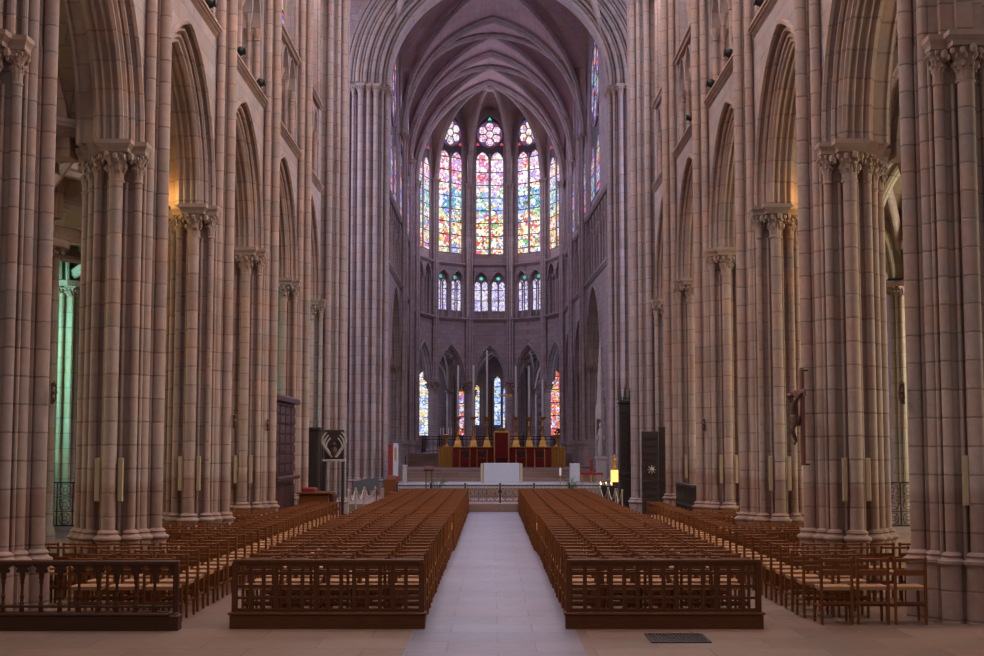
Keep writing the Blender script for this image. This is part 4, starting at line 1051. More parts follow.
# small foliate iron brackets on the nearest piers
for side, x, y, z, lab in ((-1, -5.575, NEARY-.06, 2.80, 'small dark foliate bracket on the inner shaft of the nearest left pier'), (1, 5.485, NEARY-.06, 2.80, 'small dark foliate bracket on the inner shaft of the nearest right pier'),
        (-1, -4.935, PY[2]-.05, 2.62, 'small dark foliate bracket on the inner shaft of the third left pier'), (-1, -5.16, PY[3]-.29, 2.65, 'small dark foliate bracket on the fourth left pier, beside the oak screen'), (1, 5.16, PY[3]-.29, 2.65, 'small dark foliate bracket on the fourth right pier')):
    t = thing('foliate_bracket', lab, 'bracket', (x, y, z), 0)
    s_ = -side
    b = MB(); b.box(-.012, .012, -.02, .02, -.06, .22); b.build('back_plate', M['bronze'], t)
    b = MB()
    for dz, dy in ((.20, 0), (.10, .055), (.10, -.055), (0, 0), (.1, 0)): b.ball((s_*.03, dy, dz), .032, 8, 0, sz=(.9, 1, 1))
    b.tube([(s_*.02, 0, -.05), (s_*.05, 0, .02), (s_*.05, 0, .16), (s_*.02, 0, .24)], .012, 6); b.build('leaf_ornament', M['bronze'], t)

# floodlights on the string course
fcount = 0
for side, ys in ((-1, (26.2, 28.3, 29.45, 32.05, 34.35)), (1, (26.1, 28.5, 29.6, 32.1, 35.5))):
    for k, y in enumerate(ys):
        if abs(y-27.2) < .6: y = 26.4
        t = thing('floodlight', 'small black floodlight on the ledge above the %s arcade, %s from the entrance' % ('left' if side < 0 else 'right', ORD[k+1]), 'floodlight', (side*5.26, y, 10.522), 0, 'floodlights on the arcade ledge')
        b = MB(); b.lathe([(.05, 0), (.05, .02), (.015, .025), (.015, .08)], 0, 0, 10); b.build('foot', M['iron'], t)
        b = MB(); b.ball((0, 0, .17), .105, 12, 0, sz=(1, 1.15, .95)); b.build('housing', M['iron'], t)
        b = MB(); b.lathe([(.085, 0), (.095, .02), (.08, .03)], 0, 0, 12, 0, lambda X, Y, Z, s_=side: (-s_*(Z+.09), Y, .17+X)); b.build('lens_hood', M['iron'], t)

# ------------------------------------------------------------------ crucifix on the second right pier
t = thing('crucifix', 'dark wooden crucifix with carved figure, fixed to the nave face of the second right pier', 'crucifix', (4.90, 21.5, 1.93))
b = MB(); b.bbox(-.028, .028, -.06, .06, 0, 1.46, .008); b.build('upright_beam', M['crosswood'], t)
b = MB(); b.bbox(-.075, -.03, -.46, .46, 1.03, 1.14, .008); b.build('cross_beam', M['crosswood'], t)
for z in (.0, 1.44):
    b = MB(); b.box(.030, .095, -.02, .02, z-.012, z+.012); b.box(-.03, .03, -.02, .02, z-.014 if z == 0 else z+.022, z-.002 if z == 0 else z+.034); b.build('wall_bracket', M['iron'], t)
def skin(name, pts, edges, rad, mat, parent, sub=2):
    me = bpy.data.meshes.new(name); me.from_pydata(pts, edges, []); o = bpy.data.objects.new(name, me); COL.objects.link(o)
    sm = o.modifiers.new('skin', 'SKIN'); 
    if not me.skin_vertices: me.skin_vertices.new() if hasattr(me.skin_vertices, 'new') else None
    bm = bmesh.new(); bm.from_mesh(me); ly = bm.verts.layers.skin.verify()
    for v, r in zip(bm.verts, rad):
        v[ly].radius = (r, r); v[ly].use_root = False
    bm.verts.ensure_lookup_table(); bm.verts[0][ly].use_root = True
    bm.to_mesh(me); bm.free()
    ss = o.modifiers.new('sub', 'SUBSURF'); ss.levels = sub; ss.render_levels = sub
    me.materials.append(mat); o.parent = parent
    dg = bpy.context.evaluated_depsgraph_get(); ev = o.evaluated_get(dg); m2 = bpy.data.meshes.new_from_object(ev)
    o.modifiers.clear(); o.data = m2; m2.polygons.foreach_set('use_smooth', [True]*len(m2.polygons)); m2.update()
    return o
B_ = .62   # height of the pelvis above the foot of the cross
pts = [(-.11,0,B_), (-.12,0,B_+.10), (-.135,0,B_+.22), (-.14,0,B_+.29), (-.165,0,B_+.345), (-.19,0,B_+.395), (-.195,0,B_+.44),
       (-.135,.105,B_+.275), (-.115,.22,B_+.37), (-.085,.36,B_+.455), (-.08,.42,B_+.46),
       (-.135,-.105,B_+.275), (-.115,-.22,B_+.37), (-.085,-.36,B_+.455), (-.08,-.42,B_+.46),
       (-.115,.055,B_-.04), (-.165,.05,B_-.22), (-.105,.02,B_-.42), (-.13,.018,B_-.50),
       (-.115,-.055,B_-.04), (-.165,-.05,B_-.22), (-.105,-.02,B_-.42), (-.145,-.018,B_-.50)]
ed = [(0,1),(1,2),(2,3),(3,4),(4,5),(5,6),(2,7),(7,8),(8,9),(9,10),(2,11),(11,12),(12,13),(13,14),(0,15),(15,16),(16,17),(17,18),(0,19),(19,20),(20,21),(21,22)]
ra = [.072,.062,.078,.036,.034,.052,.040,.042,.030,.022,.018,.042,.030,.022,.018,.050,.036,.022,.017,.050,.036,.022,.017]
pts = [(x, y*(1 if abs(y) > .2 else .9), B_+.47-(B_+.47-z)*.82) for x, y, z in pts]
skin('carved_figure', pts, ed, ra, M['bronze'], t)
b = MB(); B2 = B_+.085
b.lathe([(.070, B2-.12), (.082, B2-.09), (.085, B2-.03), (.080, B2+.03), (.070, B2+.04)], -.115, 0, 14); b.ball((-.12, .08, B2-.06), .03, 8, 0, sz=(.7,.7,1.8)); b.build('loincloth', M['bronze'], t)
b = MB(); b.ball((-.185, 0, B_+.425), .056, 10, 0, sz=(.95,1.02,.8)); b.ball((-.165, .035, B_+.36), .03, 8, 0, sz=(.7,.7,1.6)); b.ball((-.165, -.035, B_+.36), .03, 8, 0, sz=(.7,.7,1.6)); b.build('hair', M['bronze'], t)

# ------------------------------------------------------------------ iron grilles of the chapels
def ring_grille(name, label, x0, x1, y, z0, z1, n, m, mat, group=None, T=None, cat='grille', ledge=None):
    t = thing(name, label, cat, (0,0,0), 0, group)
    T = T or (lambda s, z, tt: (s, y+tt, z))
    b = MB()
    for z in (z0, z1): b.box(x0, x1, z-.02, z+.02, -.02, .02, 0, T)
    b.build('rail', mat, t)
    w = (x1-x0)/n; h = (z1-z0)/m
    for k in range(n+1):
        b = MB(); b.box(x0+k*w-.016, x0+k*w+.016, z0, z1, -.016, .016, 0, T); b.build('post', mat, t)
    b = MB()
    for i in range(n):
        for j in range(m):
            cx, cz = x0+(i+.5)*w, z0+(j+.5)*h; r = min(w, h)*.40
            b.ring(cx, cz, r, .010, 0, 12, 0, T, 4); b.ring(cx, cz, r*.4, .008, 0, 8, 0, T, 4)
            for a in range(4): b.tube([(cx+r*.4*math.cos(PI/4+a*PI/2), cz+r*.4*math.sin(PI/4+a*PI/2), 0), (cx+r*1.3*math.cos(PI/4+a*PI/2), cz+r*1.3*math.sin(PI/4+a*PI/2), 0)], .008, 4, 0, T)
    for j in range(1, m): b.box(x0, x1, z0+j*h-.01, z0+j*h+.01, -.01, .01, 0, T)
    b.build('scrollwork', mat, t)
    if ledge:
        b = MB(); b.box(x0, x1, ledge[0], ledge[1], -.14, .14, 0, T); b.build('stone_ledge', M['marble'], t)
    return t
TS = lambda y: (lambda s, z, tt: (s, y+tt, z))
ring_grille('iron_grille', 'black wrought iron grille on a pale ledge, in greenish light beyond the left piers', -12.3, -10.62, 37.6, .14, 1.28, 4, 3, M['iron'], 'aisle grilles', ledge=(.0, .115))
ring_grille('iron_grille', 'black wrought iron grille of ringed squares beyond the second right pier', 10.62, 12.3, 37.6, .14, 1.28, 4, 3, M['iron'], 'aisle grilles', ledge=(0, .115))
# railing of the crossing
t = thing('choir_railing', 'low wrought iron railing with scrolled panels and lock across the head of the aisle', 'railing', (0, 50.3, .27))
xs = [-3.25, -2.05, -.82, .43, 1.64, 2.9, 4.18]
T = lambda s, z, tt: (s, tt, z)
for x in xs:
    b = MB(); b.box(x-.03, x+.03, -.03, .03, 0, .66); b.ball((x, 0, .68), .035, 8); b.build('post', M['iron'], t)
for a, c in zip(xs[:-1], xs[1:]):
    b = MB(); a += .04; c -= .04
    b.box(a, c, -.015, .015, .60, .635); b.box(a, c, -.015, .015, .49, .505); b.box(a, c, -.015, .015, .05, .08)
    n = 8; w = (c-a)/n
    for k in range(n):
        xc = a+(k+.5)*w; b.ring(xc, .55, .042, .007, 0, 10, 0, T, 4)
        if k: b.box(a+k*w-.007, a+k*w+.007, -.007, .007, .08, .49)
    for k in range(4):
        xc = a+(k+.5)*w*2
        for sx in (-1, 1):
            b.tube([(xc+sx*(.004+.085*math.sin(q/10*PI*1.35)*(1-q*.03)), 0, .10+.35*q/10-.10*max(0, q-7)/3) for q in range(11)], .008, 4)
            b.ring(xc+sx*.065, .20, .045, .007, 0, 10, 0, T, 4)
    b.build('scroll_panel', M['iron'], t)
b = MB(); b.box(.36, .50, -.05, .02, .36, .45); b.build('lock_box', M['iron'], t)
# grille behind the high altar
t = thing('apse_grille', 'dark iron grille closing the ambulatory behind the tall candlesticks', 'grille', (0, 84, 1.83))
T = lambda s, z, tt: (s, tt, z)
b = MB(); 
for z in (.05, .95, 1.12): b.box(-4.0, 4.0, -.02, .02, z-.02, z+.02)
b.build('rail', M['iron'], t)
for k in range(9):
    b = MB(); x = -4+k*1.0; b.box(x-.03, x+.03, -.03, .03, 0, 1.2); b.build('post', M['iron'], t)
b = MB()
for k in range(32):
    x = -3.875+k*.25; b.box(x-.012, x+.012, -.012, .012, .05, 1.1); b.ring(x, .70, .09, .012, 0, 10, 0, T, 4); b.ring(x, .32, .09, .012, 0, 10, 0, T, 4)
b.build('scrollwork', M['iron'], t)

# ------------------------------------------------------------------ choir furniture
def solo(name, label, cat, mb, mat, group=None, loc=(0,0,0), smooth=35):
    o = mb.build(name, mat, None, smooth); o.location = loc; tag(o, label, cat, group); return o
# white altar
t = thing('altar', 'white cloth-covered altar block on the pale marble platform', 'altar', (.55, 60.4, .762))
b = MB(); b.bbox(-.58, .58, -.38, .38, 0, .74, .01); b.build('core', M['marble'], t)
b = MB(); b.bbox(-.76, .76, -.42, .40, .0, .83, .015); b.build('frontal_cloth', M['white'], t)
for sx in (-1, 1):
    b = MB(); b.bbox(sx*.83-.065, sx*.83+.065, -.36, .36, .0, .81, .01); b.build('end_slab', M['speaker'], t)
# great red frontal behind
t = thing('high_altar_frontal', 'long red velvet altar front with gold cloth ends behind the throne', 'altar', (.65, 72.6, 1.272))
b = MB(); b.bbox(-2.52, 2.52, -.30, .35, 0, 1.0, .02); b.build('red_frontal', M['red'], t)
for sx in (-1, 1):
    b = MB(); n = 14; pts = []
    for k in range(n+1):
        x = sx*(2.54+.72*k/n); pts.append((x, -.34-.03*math.sin(k*2.2)))
    b.prism((pts+[(sx*3.26, .35), (sx*2.54, .35)]), 0, 1.0); b.build('gold_end', M['goldcloth'], t)
b = MB(); b.bbox(-3.28, 3.28, -.36, .37, 1.002, 1.04, .01); b.build('table_top', M['goldcloth'], t)
# throne
t = thing('throne', 'tall gilded throne with red velvet back in the middle of the altar front', 'throne', (.62, 70.6, 1.272))
b = MB()
for sx in (-1, 1): b.bbox(sx*.36-.035, sx*.36+.035, .18, .26, 0, 1.82, .01)
b.bbox(-.33, .33, .18, .26, 1.75, 1.83, .01); b.build('back_frame', M['gold'], t)
b = MB(); b.bbox(-.325, .325, .20, .25, .5, 1.75, .01); b.build('backrest', M['red'], t)
b = MB(); b.bbox(-.32, .32, -.30, .18, .40, .50, .02); b.build('seat', M['oak'], t)
for sx in (-1, 1):
    b = MB(); b.tube([(sx*.36, .18, .70), (sx*.36, -.1, .74), (sx*.36, -.28, .68), (sx*.36, -.30, .58)], .03, 8); b.build('armrest', M['gold'], t)
    b = MB(); b.tube([(sx*.33, -.26, .40), (sx*.36, -.29, .25), (sx*.32, -.27, .12), (sx*.36, -.30, 0)], [.04, .045, .03, .04], 8); b.build('leg', M['gold'], t)
b = MB(); b.tube([(.17*math.cos(PI*k/10), .22, 1.84+.13*math.sin(PI*k/10)) for k in range(11)], .022, 6); b.ball((0, .22, 1.97), .05, 8); b.build('crest', M['marble'], t)
# side chairs
LABC = ['gilded armchair with dark red back farthest left before the altar front', 'gilded armchair with dark red back just left of the throne', 'gilded armchair with dark red back just right of the throne', 'gilded armchair with dark red back farthest right before the altar front']
proto_c = None
for k, x in enumerate((-1.22, -.36, 1.60, 2.53)):
    if proto_c is None:
        t = proto_c = thing('armchair', LABC[k], 'chair', (x, 70.4, 1.272), 0, 'armchairs before the altar front')
        b = MB(); b.bbox(-.23, .23, -.24, .22, .42, .50, .02); b.build('seat', M['red'], t)
        b = MB(); b.bbox(-.20, .20, .19, .23, .50, .86, .02); b.build('backrest', M['purple'], t)
        for sx in (-1, 1):
            b = MB(); b.tube([(sx*.25, .21, 0), (sx*.25, .21, .50), (sx*.25, .24, .92)], .028, 6); b.build('leg', M['gold'], t)
            b = MB(); b.tube([(sx*.25, -.23, 0), (sx*.25, -.23, .62)], .028, 6); b.build('leg', M['gold'], t)
            b = MB(); b.tube([(sx*.25, .22, .66), (sx*.25, -.25, .64)], .026, 6); b.build('armrest', M['gold'], t)
    else: dup(proto_c, (x, 70.4, 1.272), 0, LABC[k])
# six great candlesticks and two candelabra on the altar top
LABK = ['gilt candlestick with very tall white candle, first from the left', 'gilt candlestick with very tall white candle, second from the left', 'gilt candlestick with the tallest white candle, just left of the throne',
        'gilt candlestick with very tall white candle, just right of the throne', 'gilt candlestick with very tall white candle, second from the right end', 'gilt candlestick with shorter white candle, last on the right']
proto_k = None
for k, (x, h) in enumerate(((-1.62, 2.68), (-.82, 2.68), (-.12, 3.45), (1.38, 2.66), (2.06, 2.66), (2.76, 1.95))):
    t = thing('candlestick', LABK[k], 'candlestick', (x, 72.55, 2.313), 0, 'great candlesticks on the altar')
    b = MB(); b.lathe([(.24, 0), (.24, .05), (.20, .09), (.17, .30), (.10, .38), (.13, .44), (.09, .50)], 0, 0, 3, rot=PI/2); b.build('foot', M['gold'], t)
    b = MB(); b.lathe([(.07, .50), (.09, .58), (.06, .66), (.06, 1.0), (.095, 1.06), (.06, 1.12), (.055, 1.36), (.10, 1.42), (.16, 1.50), (.165, 1.54)], 0, 0, 12); b.build('stem', M['gold'], t)
    b = MB(); b.lathe([(.058, 1.542), (.052, 1.54+h-.05), (.02, 1.54+h)], 0, 0, 10); b.build('candle', M['wax'], t)
for k, (x, lab) in enumerate(((-2.24, 'low gilt candelabrum with several short candles on the left end of the altar top'), (3.50, 'low gilt candelabrum with a blue-grey flower head on the right end of the altar top'))):
    t = thing('candelabrum', lab, 'candelabrum', (x, 72.55, 2.313), 0, 'candelabra on the altar ends')
    b = MB(); b.lathe([(.18, 0), (.16, .05), (.07, .12), (.06, .3), (.10, .38), (.05, .45), (.16, .55), (.20, .62), (.05, .66)], 0, 0, 12); b.build('stem', M['gold'], t)
    b = MB()
    for a in range(6):
        ca, sa = math.cos(a*PI/3), math.sin(a*PI/3); b.tube([(0, 0, .45), (.15*ca, .15*sa, .50), (.27*ca, .27*sa, .62)], .018, 5)
    b.build('branches', M['gold'], t)
    if k == 0:
        for a in range(6):
            b = MB(); b.lathe([(.022, .62), (.02, .96), (.005, .99)], .27*math.cos(a*PI/3), .27*math.sin(a*PI/3), 8); b.build('candle', M['wax'], t)
    else:
        b = MB(); rr = random.Random(4)
        for a in range(14): b.ball((rr.uniform(-.14, .14), rr.uniform(-.14, .14), .75+rr.uniform(-.08, .14)), .06, 6)
        b.build('flower_head', M['slate'], t)
# hanging cross between the altar candles and the axial window
t = thing('altar_cross', 'dim gilt standing cross between the tallest candle and the azure window', 'cross', (.86, 73.4, 1.272))
b = MB(); b.lathe([(.25, 0), (.2, .1), (.08, .3), (.05, 1.2), (.05, 2.4)], 0, 0, 10); b.build('shaft', M['gold'], t)
b = MB(); b.bbox(-.04, .04, -.04, .04, 2.4, 4.2, .01); b.bbox(-.32, .32, -.03, .03, 3.68, 3.76, .01); b.build('cross', M['gold'], t)
# lectern, palms, stands
t = thing('lectern', 'brown wooden lectern on thin legs beside the palm', 'lectern', (-2.28, 54, .272))
b = MB(); b.add([(-.19,-.12,1.08),(.19,-.12,1.08),(.19,.14,1.08),(-.19,.14,1.08),(-.19,-.16,1.14),(.19,-.16,1.14),(.19,.14,1.27),(-.19,.14,1.27)], [(3,2,1,0),(4,5,6,7),(0,1,5,4),(1,2,6,5),(2,3,7,6),(3,0,4,7)]); b.build('reading_desk', M['oak2'], t)
for sx in (-1, 1):
    b = MB(); b.box(sx*.11-.02, sx*.11+.02, -.02, .02, .03, 1.08); b.build('leg', M['oak2'], t)
b = MB(); b.bbox(-.18, .18, -.15, .15, 0, .03, .005); b.build('foot', M['oak2'], t)
def plant(label, x, y, z, n, L, pot_mat, seed):
    t = thing('potted_palm', label, 'plant', (x, y, z)); rr = random.Random(seed)
    b = MB(); b.lathe([(.10, 0), (.14, .22), (.15, .24), (.13, .24), (.12, .2)], 0, 0, 12); b.build('pot', pot_mat, t)
    b = MB()
    for k in range(n):
        a = rr.uniform(0, 2*PI); l = L*rr.uniform(.7, 1.1); tip = rr.uniform(.3, .75)*l; up_ = l*rr.uniform(.55, 1.0); ca, sa = math.cos(a), math.sin(a); w = .022
        sp = [(tip*q/5*ca, tip*q/5*sa, .22+up_*math.sin(q/5*PI*.55)) for q in range(6)]
        b.tube(sp, [.008]*5+[.003], 4)
        for q in range(1, 6):
            for s_ in (-1, 1):
                px, py, pz = sp[q]; ex, ey = px+.10*ca*.6-s_*sa*.11, py+.10*sa*.6+s_*ca*.11
                b.add([(px, py, pz), (px+.03*ca, py+.03*sa, pz+.012), (ex, ey, pz-.03)], [(0,1,2)])
    b.build('fronds', M['leaf'], t)
plant('leafy green potted palm in a white pot between the lectern and the altar', -1.95, 53.6, .272, 16, .75, M['white'], 2)
plant('small bushy green plant in front of the white side pedestal', 3.17, 53.8, .272, 20, .62, M['slate'], 5)
t = thing('candle_stand', 'thin gilt floor stand with one short white candle, beside the small plant', 'candle stand', (2.78, 54.4, .272))
b = MB(); b.lathe([(.16, 0), (.15, .03), (.03, .06), (.018, .12), (.018, .86), (.05, .88), (.05, .90)], 0, 0, 10); b.build('stand', M['gold'], t)
b = MB(); b.lathe([(.042, .902), (.042, 1.15), (.01, 1.20)], 0, 0, 10); b.build('candle', M['wax'], t)
b = MB(); b.bbox(-.2, .2, -.2, .2, 0, .83, .01); solo('side_pedestal', 'plain white rectangular pedestal right of the altar, near red chairs', 'pedestal', b, M['white'], None, (3.60, 58.9, .762))
b = MB(); b.bbox(-.09, .09, -.09, .09, 0, .70, .01); b.bbox(-.12, .12, -.12, .12, .70, .76, .01); solo('stone_pillar', 'short white square pillar beside the red reading panel', 'pillar post', b, M['marble'], None, (-3.52, 59.0, .762))
t = thing('ambo', 'red-fronted ambo with white edge beside the left far crossing pier', 'ambo', (-3.98, 58.9, .762))
b = MB(); b.bbox(-.22, -.02, -.2, .2, .35, 1.62, .01); b.build('red_panel', M['red'], t)
b = MB(); b.bbox(-.015, .19, -.2, .2, .30, 1.66, .01); b.build('white_edge', M['white'], t)
b = MB(); b.box(.05, .13, -.206, -.202, .95, 1.5); b.build('inset', M['goldcloth'], t)
b = MB(); b.bbox(-.26, .22, -.24, .22, 0, .29, .01); b.build('base', M['red'], t)
b = MB(); b.bbox(-.22, .22, -.3, .3, .0, .75, .015); b.add([(-.22,-.3,.752),(.22,-.3,.752),(.22,.3,.752),(-.22,.3,.752),(-.02,-.1,.90),(.22,-.1,.90),(.22,.2,.90),(-.02,.2,.90)], [(3,2,1,0),(4,5,6,7),(0,1,5,4),(1,2,6,5),(2,3,7,6),(3,0,4,7)]); solo('wooden_kneeler', 'brown wooden desk box in front of the red ambo', 'desk', b, M['wood'], None, (-3.75, 54, .272))
b = MB(); b.lathe([(.22, 0), (.20, .04), (.08, .16), (.03, .26), (.02, .9), (.05, .95)], 0, 0, 12); solo('black_stand', 'slim black iron stand on the choir steps at left', 'stand', b, M['iron'], None, (-4.02, 67.5, .885))
b = MB(); b.bbox(-.3, .3, -.2, .2, 0, .36, .02); solo('kneeling_cushion', 'flat red kneeling cushion on the floor behind the left chairs', 'cushion', b, M['red'], None, (-3.3, 51.2, .272))
# red chair and gilt stools
t = thing('red_armchair', 'bright red upholstered armchair turned to the altar, right of the white pedestal', 'chair', (4.2, 60.6, .762))
b = MB(); b.bbox(-.25, .25, -.25, .25, .36, .48, .03); b.build('seat', M['red'], t)
b = MB(); b.bbox(.17, .27, -.25, .25, .48, 1.02, .03); b.build('backrest', M['red'], t)
for sx in (-1, 1):
    b = MB(); b.bbox(-.22, .16, sx*.235-.03, sx*.235+.03, .60, .66, .01); b.build('armrest', M['black'], t)
    for sy in (-1, 1):
        b = MB(); b.lathe([(.02, 0), (.03, .36)], sx*.2, sy*.2, 8); b.build('leg', M['gold'], t)
for k, (x, y, lab) in enumerate(((4.12, 59.3, 'gilt stool with red cushion, nearest the white pedestal'), (4.62, 59.4, 'gilt stool with red cushion, nearest the far right crossing pier'))):
    t = thing('gilt_stool', lab, 'stool', (x, y, .762), 0, 'gilt stools')
    b = MB(); b.bbox(-.2, .2, -.2, .2, .34, .44, .02); b.build('cushion', M['red'], t)
    for sx in (-1, 1):
        for sy in (-1, 1):
            b = MB(); b.lathe([(.018, 0), (.026, .34)], sx*.17, sy*.17, 8); b.build('leg', M['gold'], t)
# lit golden shrine
t = thing('golden_shrine', 'golden statuette on a brightly lit yellow pedestal beside the right crossing', 'shrine', (5.10, 57.0, .622))
b = MB(); b.bbox(-.16, .16, -.16, .16, 0, .24, .01); b.build('foot', M['oak'], t)
b = MB(); b.bbox(-.14, .14, -.14, .14, .241, .72, .01); b.build('lit_pedestal', M['lampglass'], t)
b = MB(); b.lathe([(.10, .721), (.11, .85), (.07, 1.02), (.09, 1.12), (.04, 1.18), (.06, 1.25), (.05, 1.32), (.01, 1.36)], 0, 0, 12); b.ball((-.09, -.03, 1.02), .035, 8, 0, sz=(1,1,2)); b.ball((.09, -.03, 1.02), .035, 8, 0, sz=(1,1,2)); b.build('statuette', M['gold'], t)
# votive candles
t = thing('votive_stand', 'black votive stand with small burning candles, right end of the choir railing', 'candle stand', (4.35, 52.0, .272))
b = MB(); b.lathe([(.18, 0), (.16, .03), (.03, .06), (.03, .5)], 0, 0, 10); b.bbox(-.26, .26, -.12, .12, .50, .53, .005); b.build('frame', M['iron'], t)
for k in range(6):
    x, y = -.2+(k%3)*.2, -.06+(k//3)*.12
    b = MB(); b.lathe([(.025, .531), (.025, .60+.03*(k%2))], x, y, 8); c = b.build('candle', M['wax'], t)
    b = MB(); b.lathe([(.004, .60+.03*(k%2)), (.016, .63+.03*(k%2)), (.002, .68+.03*(k%2))], x, y, 8); b.build('flame', M['flame'], c)
b = MB(); b.bbox(-.28, .28, -.22, .22, 0, .95, .015); solo('black_cabinet', 'low black cabinet beside the tall black carved screen', 'cabinet', b, M['black'], None, (4.08, 47.8, 0))
# ------------------------------------------------------------------ oak furniture at the sides of the crossing
t = thing('panelled_screen', 'tall dark oak screen of small square panels between the fourth and fifth left piers', 'screen', (-5.44, 36.4, 0))
b = MB(); b.bbox(-.25, .18, -1.92, 1.92, 0, 3.38, .02); b.build('case', M['purple'], t)
b = MB(); b.bbox(-.30, .34, -1.98, 1.98, 3.382, 3.54, .05); b.build('cornice', M['purple'], t)
b = MB(); b.bbox(.181, .36, -1.94, 1.94, 1.38, 1.48, .02); b.build('ledge', M['purple'], t)
for i in range(4):
    for j in range(7):
        y = -1.44+i*.96; z = 1.58+j*.252
        b = MB(); b.bbox(.181, .225, y-.40, y+.40, z, z+.20, .02); b.build('panel', M['purple'], t)
for i in range(4):
    y = -1.44+i*.96; b = MB(); b.bbox(.181, .225, y-.40, y+.40, .2, 1.25, .02); b.build('lower_panel', M['purple'], t)
t = thing('tall_cabinet', 'narrow black wooden cabinet before the left near crossing pier', 'cabinet', (-5.33, 43.2, 0))
b = MB(); b.bbox(-.19, .19, -.3, .3, 0, 2.75, .015); b.build('case', M['black'], t)
b = MB(); b.bbox(-.22, .22, -.33, .33, 2.752, 2.85, .02); b.build('cornice', M['black'], t)
b = MB(); b.bbox(-.14, .14, -.325, -.302, .3, 2.5, .01); b.build('door', M['black'], t)
t = thing('carved_console', 'dark carved relief of curling wings on a shelf before the left near crossing pier', 'relief', (-4.76, 43.6, 1.86))
b = MB(); b.bbox(-.36, .36, -.16, .20, -.06, .0, .01); b.build('shelf', M['statue'], t)
b = MB(); b.bbox(-.32, .30, .08, .16, .002, .92, .02); b.build('back_board', M['black'], t)
for sx in (-1, 1):
    b = MB()
    for q in range(3): b.tube([(sx*(.05+.06*q+.20*math.sin(k/9*PI*.9)), -.02, .08+.09*q+.58*k/9) for k in range(10)], [.05-.003*k for k in range(10)], 6)
    b.build('wing', M['statue'], t)
b = MB(); b.ball((0, 0, .22), .12, 10, 0, sz=(1,.8,1.5)); b.ball((0, -.02, .46), .07, 8); b.build('bust', M['bronze'], t)
for sx in (-1, 1):
    b = MB(); b.bbox(sx*.28-.04, sx*.28+.04, -.10, .15, -1.86, -.062, .01); b.build('leg', M['black'], t)
t = thing('wooden_desk', 'brown wooden prayer desk with red cushion before the panelled oak screen', 'desk', (-4.55, 38.0, 0))
b = MB(); b.bbox(-.45, .35, -.5, .5, 0, .98, .02); b.build('body', M['wood'], t)
b = MB(); b.bbox(-.5, .42, -.56, .56, .982, 1.03, .01); b.build('desk_top', M['wood'], t)
b = MB(); b.bbox(-.40, -.05, -.3, .3, 1.032, 1.14, .03); b.build('cushion', M['red'], t)
b = MB(); b.bbox(.36, .46, -.4, .4, 0, .96, .01); b.build('side_panel', M['oak'], t)
t = thing('slate_board', 'dark slate-grey board tilted on a trestle before the left far crossing pier', 'board', (-4.12, 47.6, 0))
b = MB(); b.add([(-.42,-.05,.72),(.42,-.05,.80),(.42,0,.80),(-.42,0,.72),(-.42,.10,1.10),(.42,.10,1.24),(.42,.15,1.24),(-.42,.15,1.10)], [(3,2,1,0),(4,5,6,7),(0,1,5,4),(1,2,6,5),(2,3,7,6),(3,0,4,7)]); b.build('board', M['slate'], t)
for sx in (-1, 1):
    b = MB(); b.tube([(sx*.36, -.12, 0), (sx*.34, .04, .74)], .016, 6); b.tube([(sx*.36, .25, 0), (sx*.34, .10, .9)], .016, 6); b.build('leg', M['oak'], t)
# rope barriers
def stanchion(label, x, y, z=0):
    t = thing('rope_stanchion', label, 'stanchion', (x, y, z), 0, 'pale rope stanchions')
    b = MB(); b.lathe([(.14, 0), (.14, .02), (.03, .045), (.022, .06)], 0, 0, 12); b.build('foot', M['rope'], t)
    b = MB(); b.lathe([(.022, .062), (.022, .86), (.035, .88), (.03, .93), (.01, .95)], 0, 0, 8); b.build('pole', M['rope'], t)
def rope(label, p, q, sag=.28):
    b = MB(); b.tube([(lerp(p[0], q[0], k/12), lerp(p[1], q[1], k/12), p[2]-sag*math.sin(PI*k/12)) for k in range(13)], .018, 6)
    solo('barrier_rope', label, 'rope', b, M['rope'], 'pale barrier ropes')
SL = [(-4.35, 44.0), (-4.25, 45.4), (-4.08, 46.5), (-3.72, 46.6)]
for k, (x, y) in enumerate(SL): stanchion('pale rope stanchion beside the left chairs, %s from the nave' % ORD[k+1], x, y)
for k in range(3): rope('pale drooping rope by the left chairs, %s span from the nave' % ORD[k+1], (SL[k][0]+.03, SL[k][1]+.04, .84), (SL[k+1][0]-.03, SL[k+1][1]-.04, .84))
SR = [(4.15, 43.4), (4.05, 44.6), (3.92, 45.8), (3.75, 47.0)]
for k, (x, y) in enumerate(SR): stanchion('pale rope stanchion beside the right chairs, %s from the nave' % ORD[k+1], x, y)
for k in range(3): rope('pale drooping rope by the right chairs, %s span from the nave' % ORD[k+1], (SR[k][0]-.02, SR[k][1]+.04, .84), (SR[k+1][0]+.02, SR[k+1][1]-.04, .84))
# carved black screens on the right
def carved_panel(b, x0, x1, z0, z1, y, nx, nz):
    w = (x1-x0)/nx; h = (z1-z0)/nz; T = lambda s, z, tt: (s, y+tt, z)
    for i in range(nx):
        for j in range(nz):
            cx, cz = x0+(i+.5)*w, z0+(j+.5)*h; r = min(w, h)*.38
            b.ring(cx, cz, r, r*.16, 0, 10, 0, T, 5); b.ball((cx, y-.005, cz), r*.35, 6)
            for a in range(4): b.ball((cx+r*.95*math.cos(PI/4+a*PI/2), y, cz+r*.95*math.sin(PI/4+a*PI/2)), r*.22, 5)
t = thing('carved_screen', 'tall black carved gothic screen with pinnacles beside the lit golden shrine', 'screen', (4.66, 47.4, 0))
b = MB(); b.bbox(-.24, .22, -.2, .3, 0, 3.72, .015); b.build('case', M['black'], t)
b = MB(); carved_panel(b, -.19, .17, 1.5, 3.5, -.215, 2, 10); carved_panel(b, -.19, .17, .2, 1.2, -.215, 2, 5); b.build('tracery', M['purple'], t)
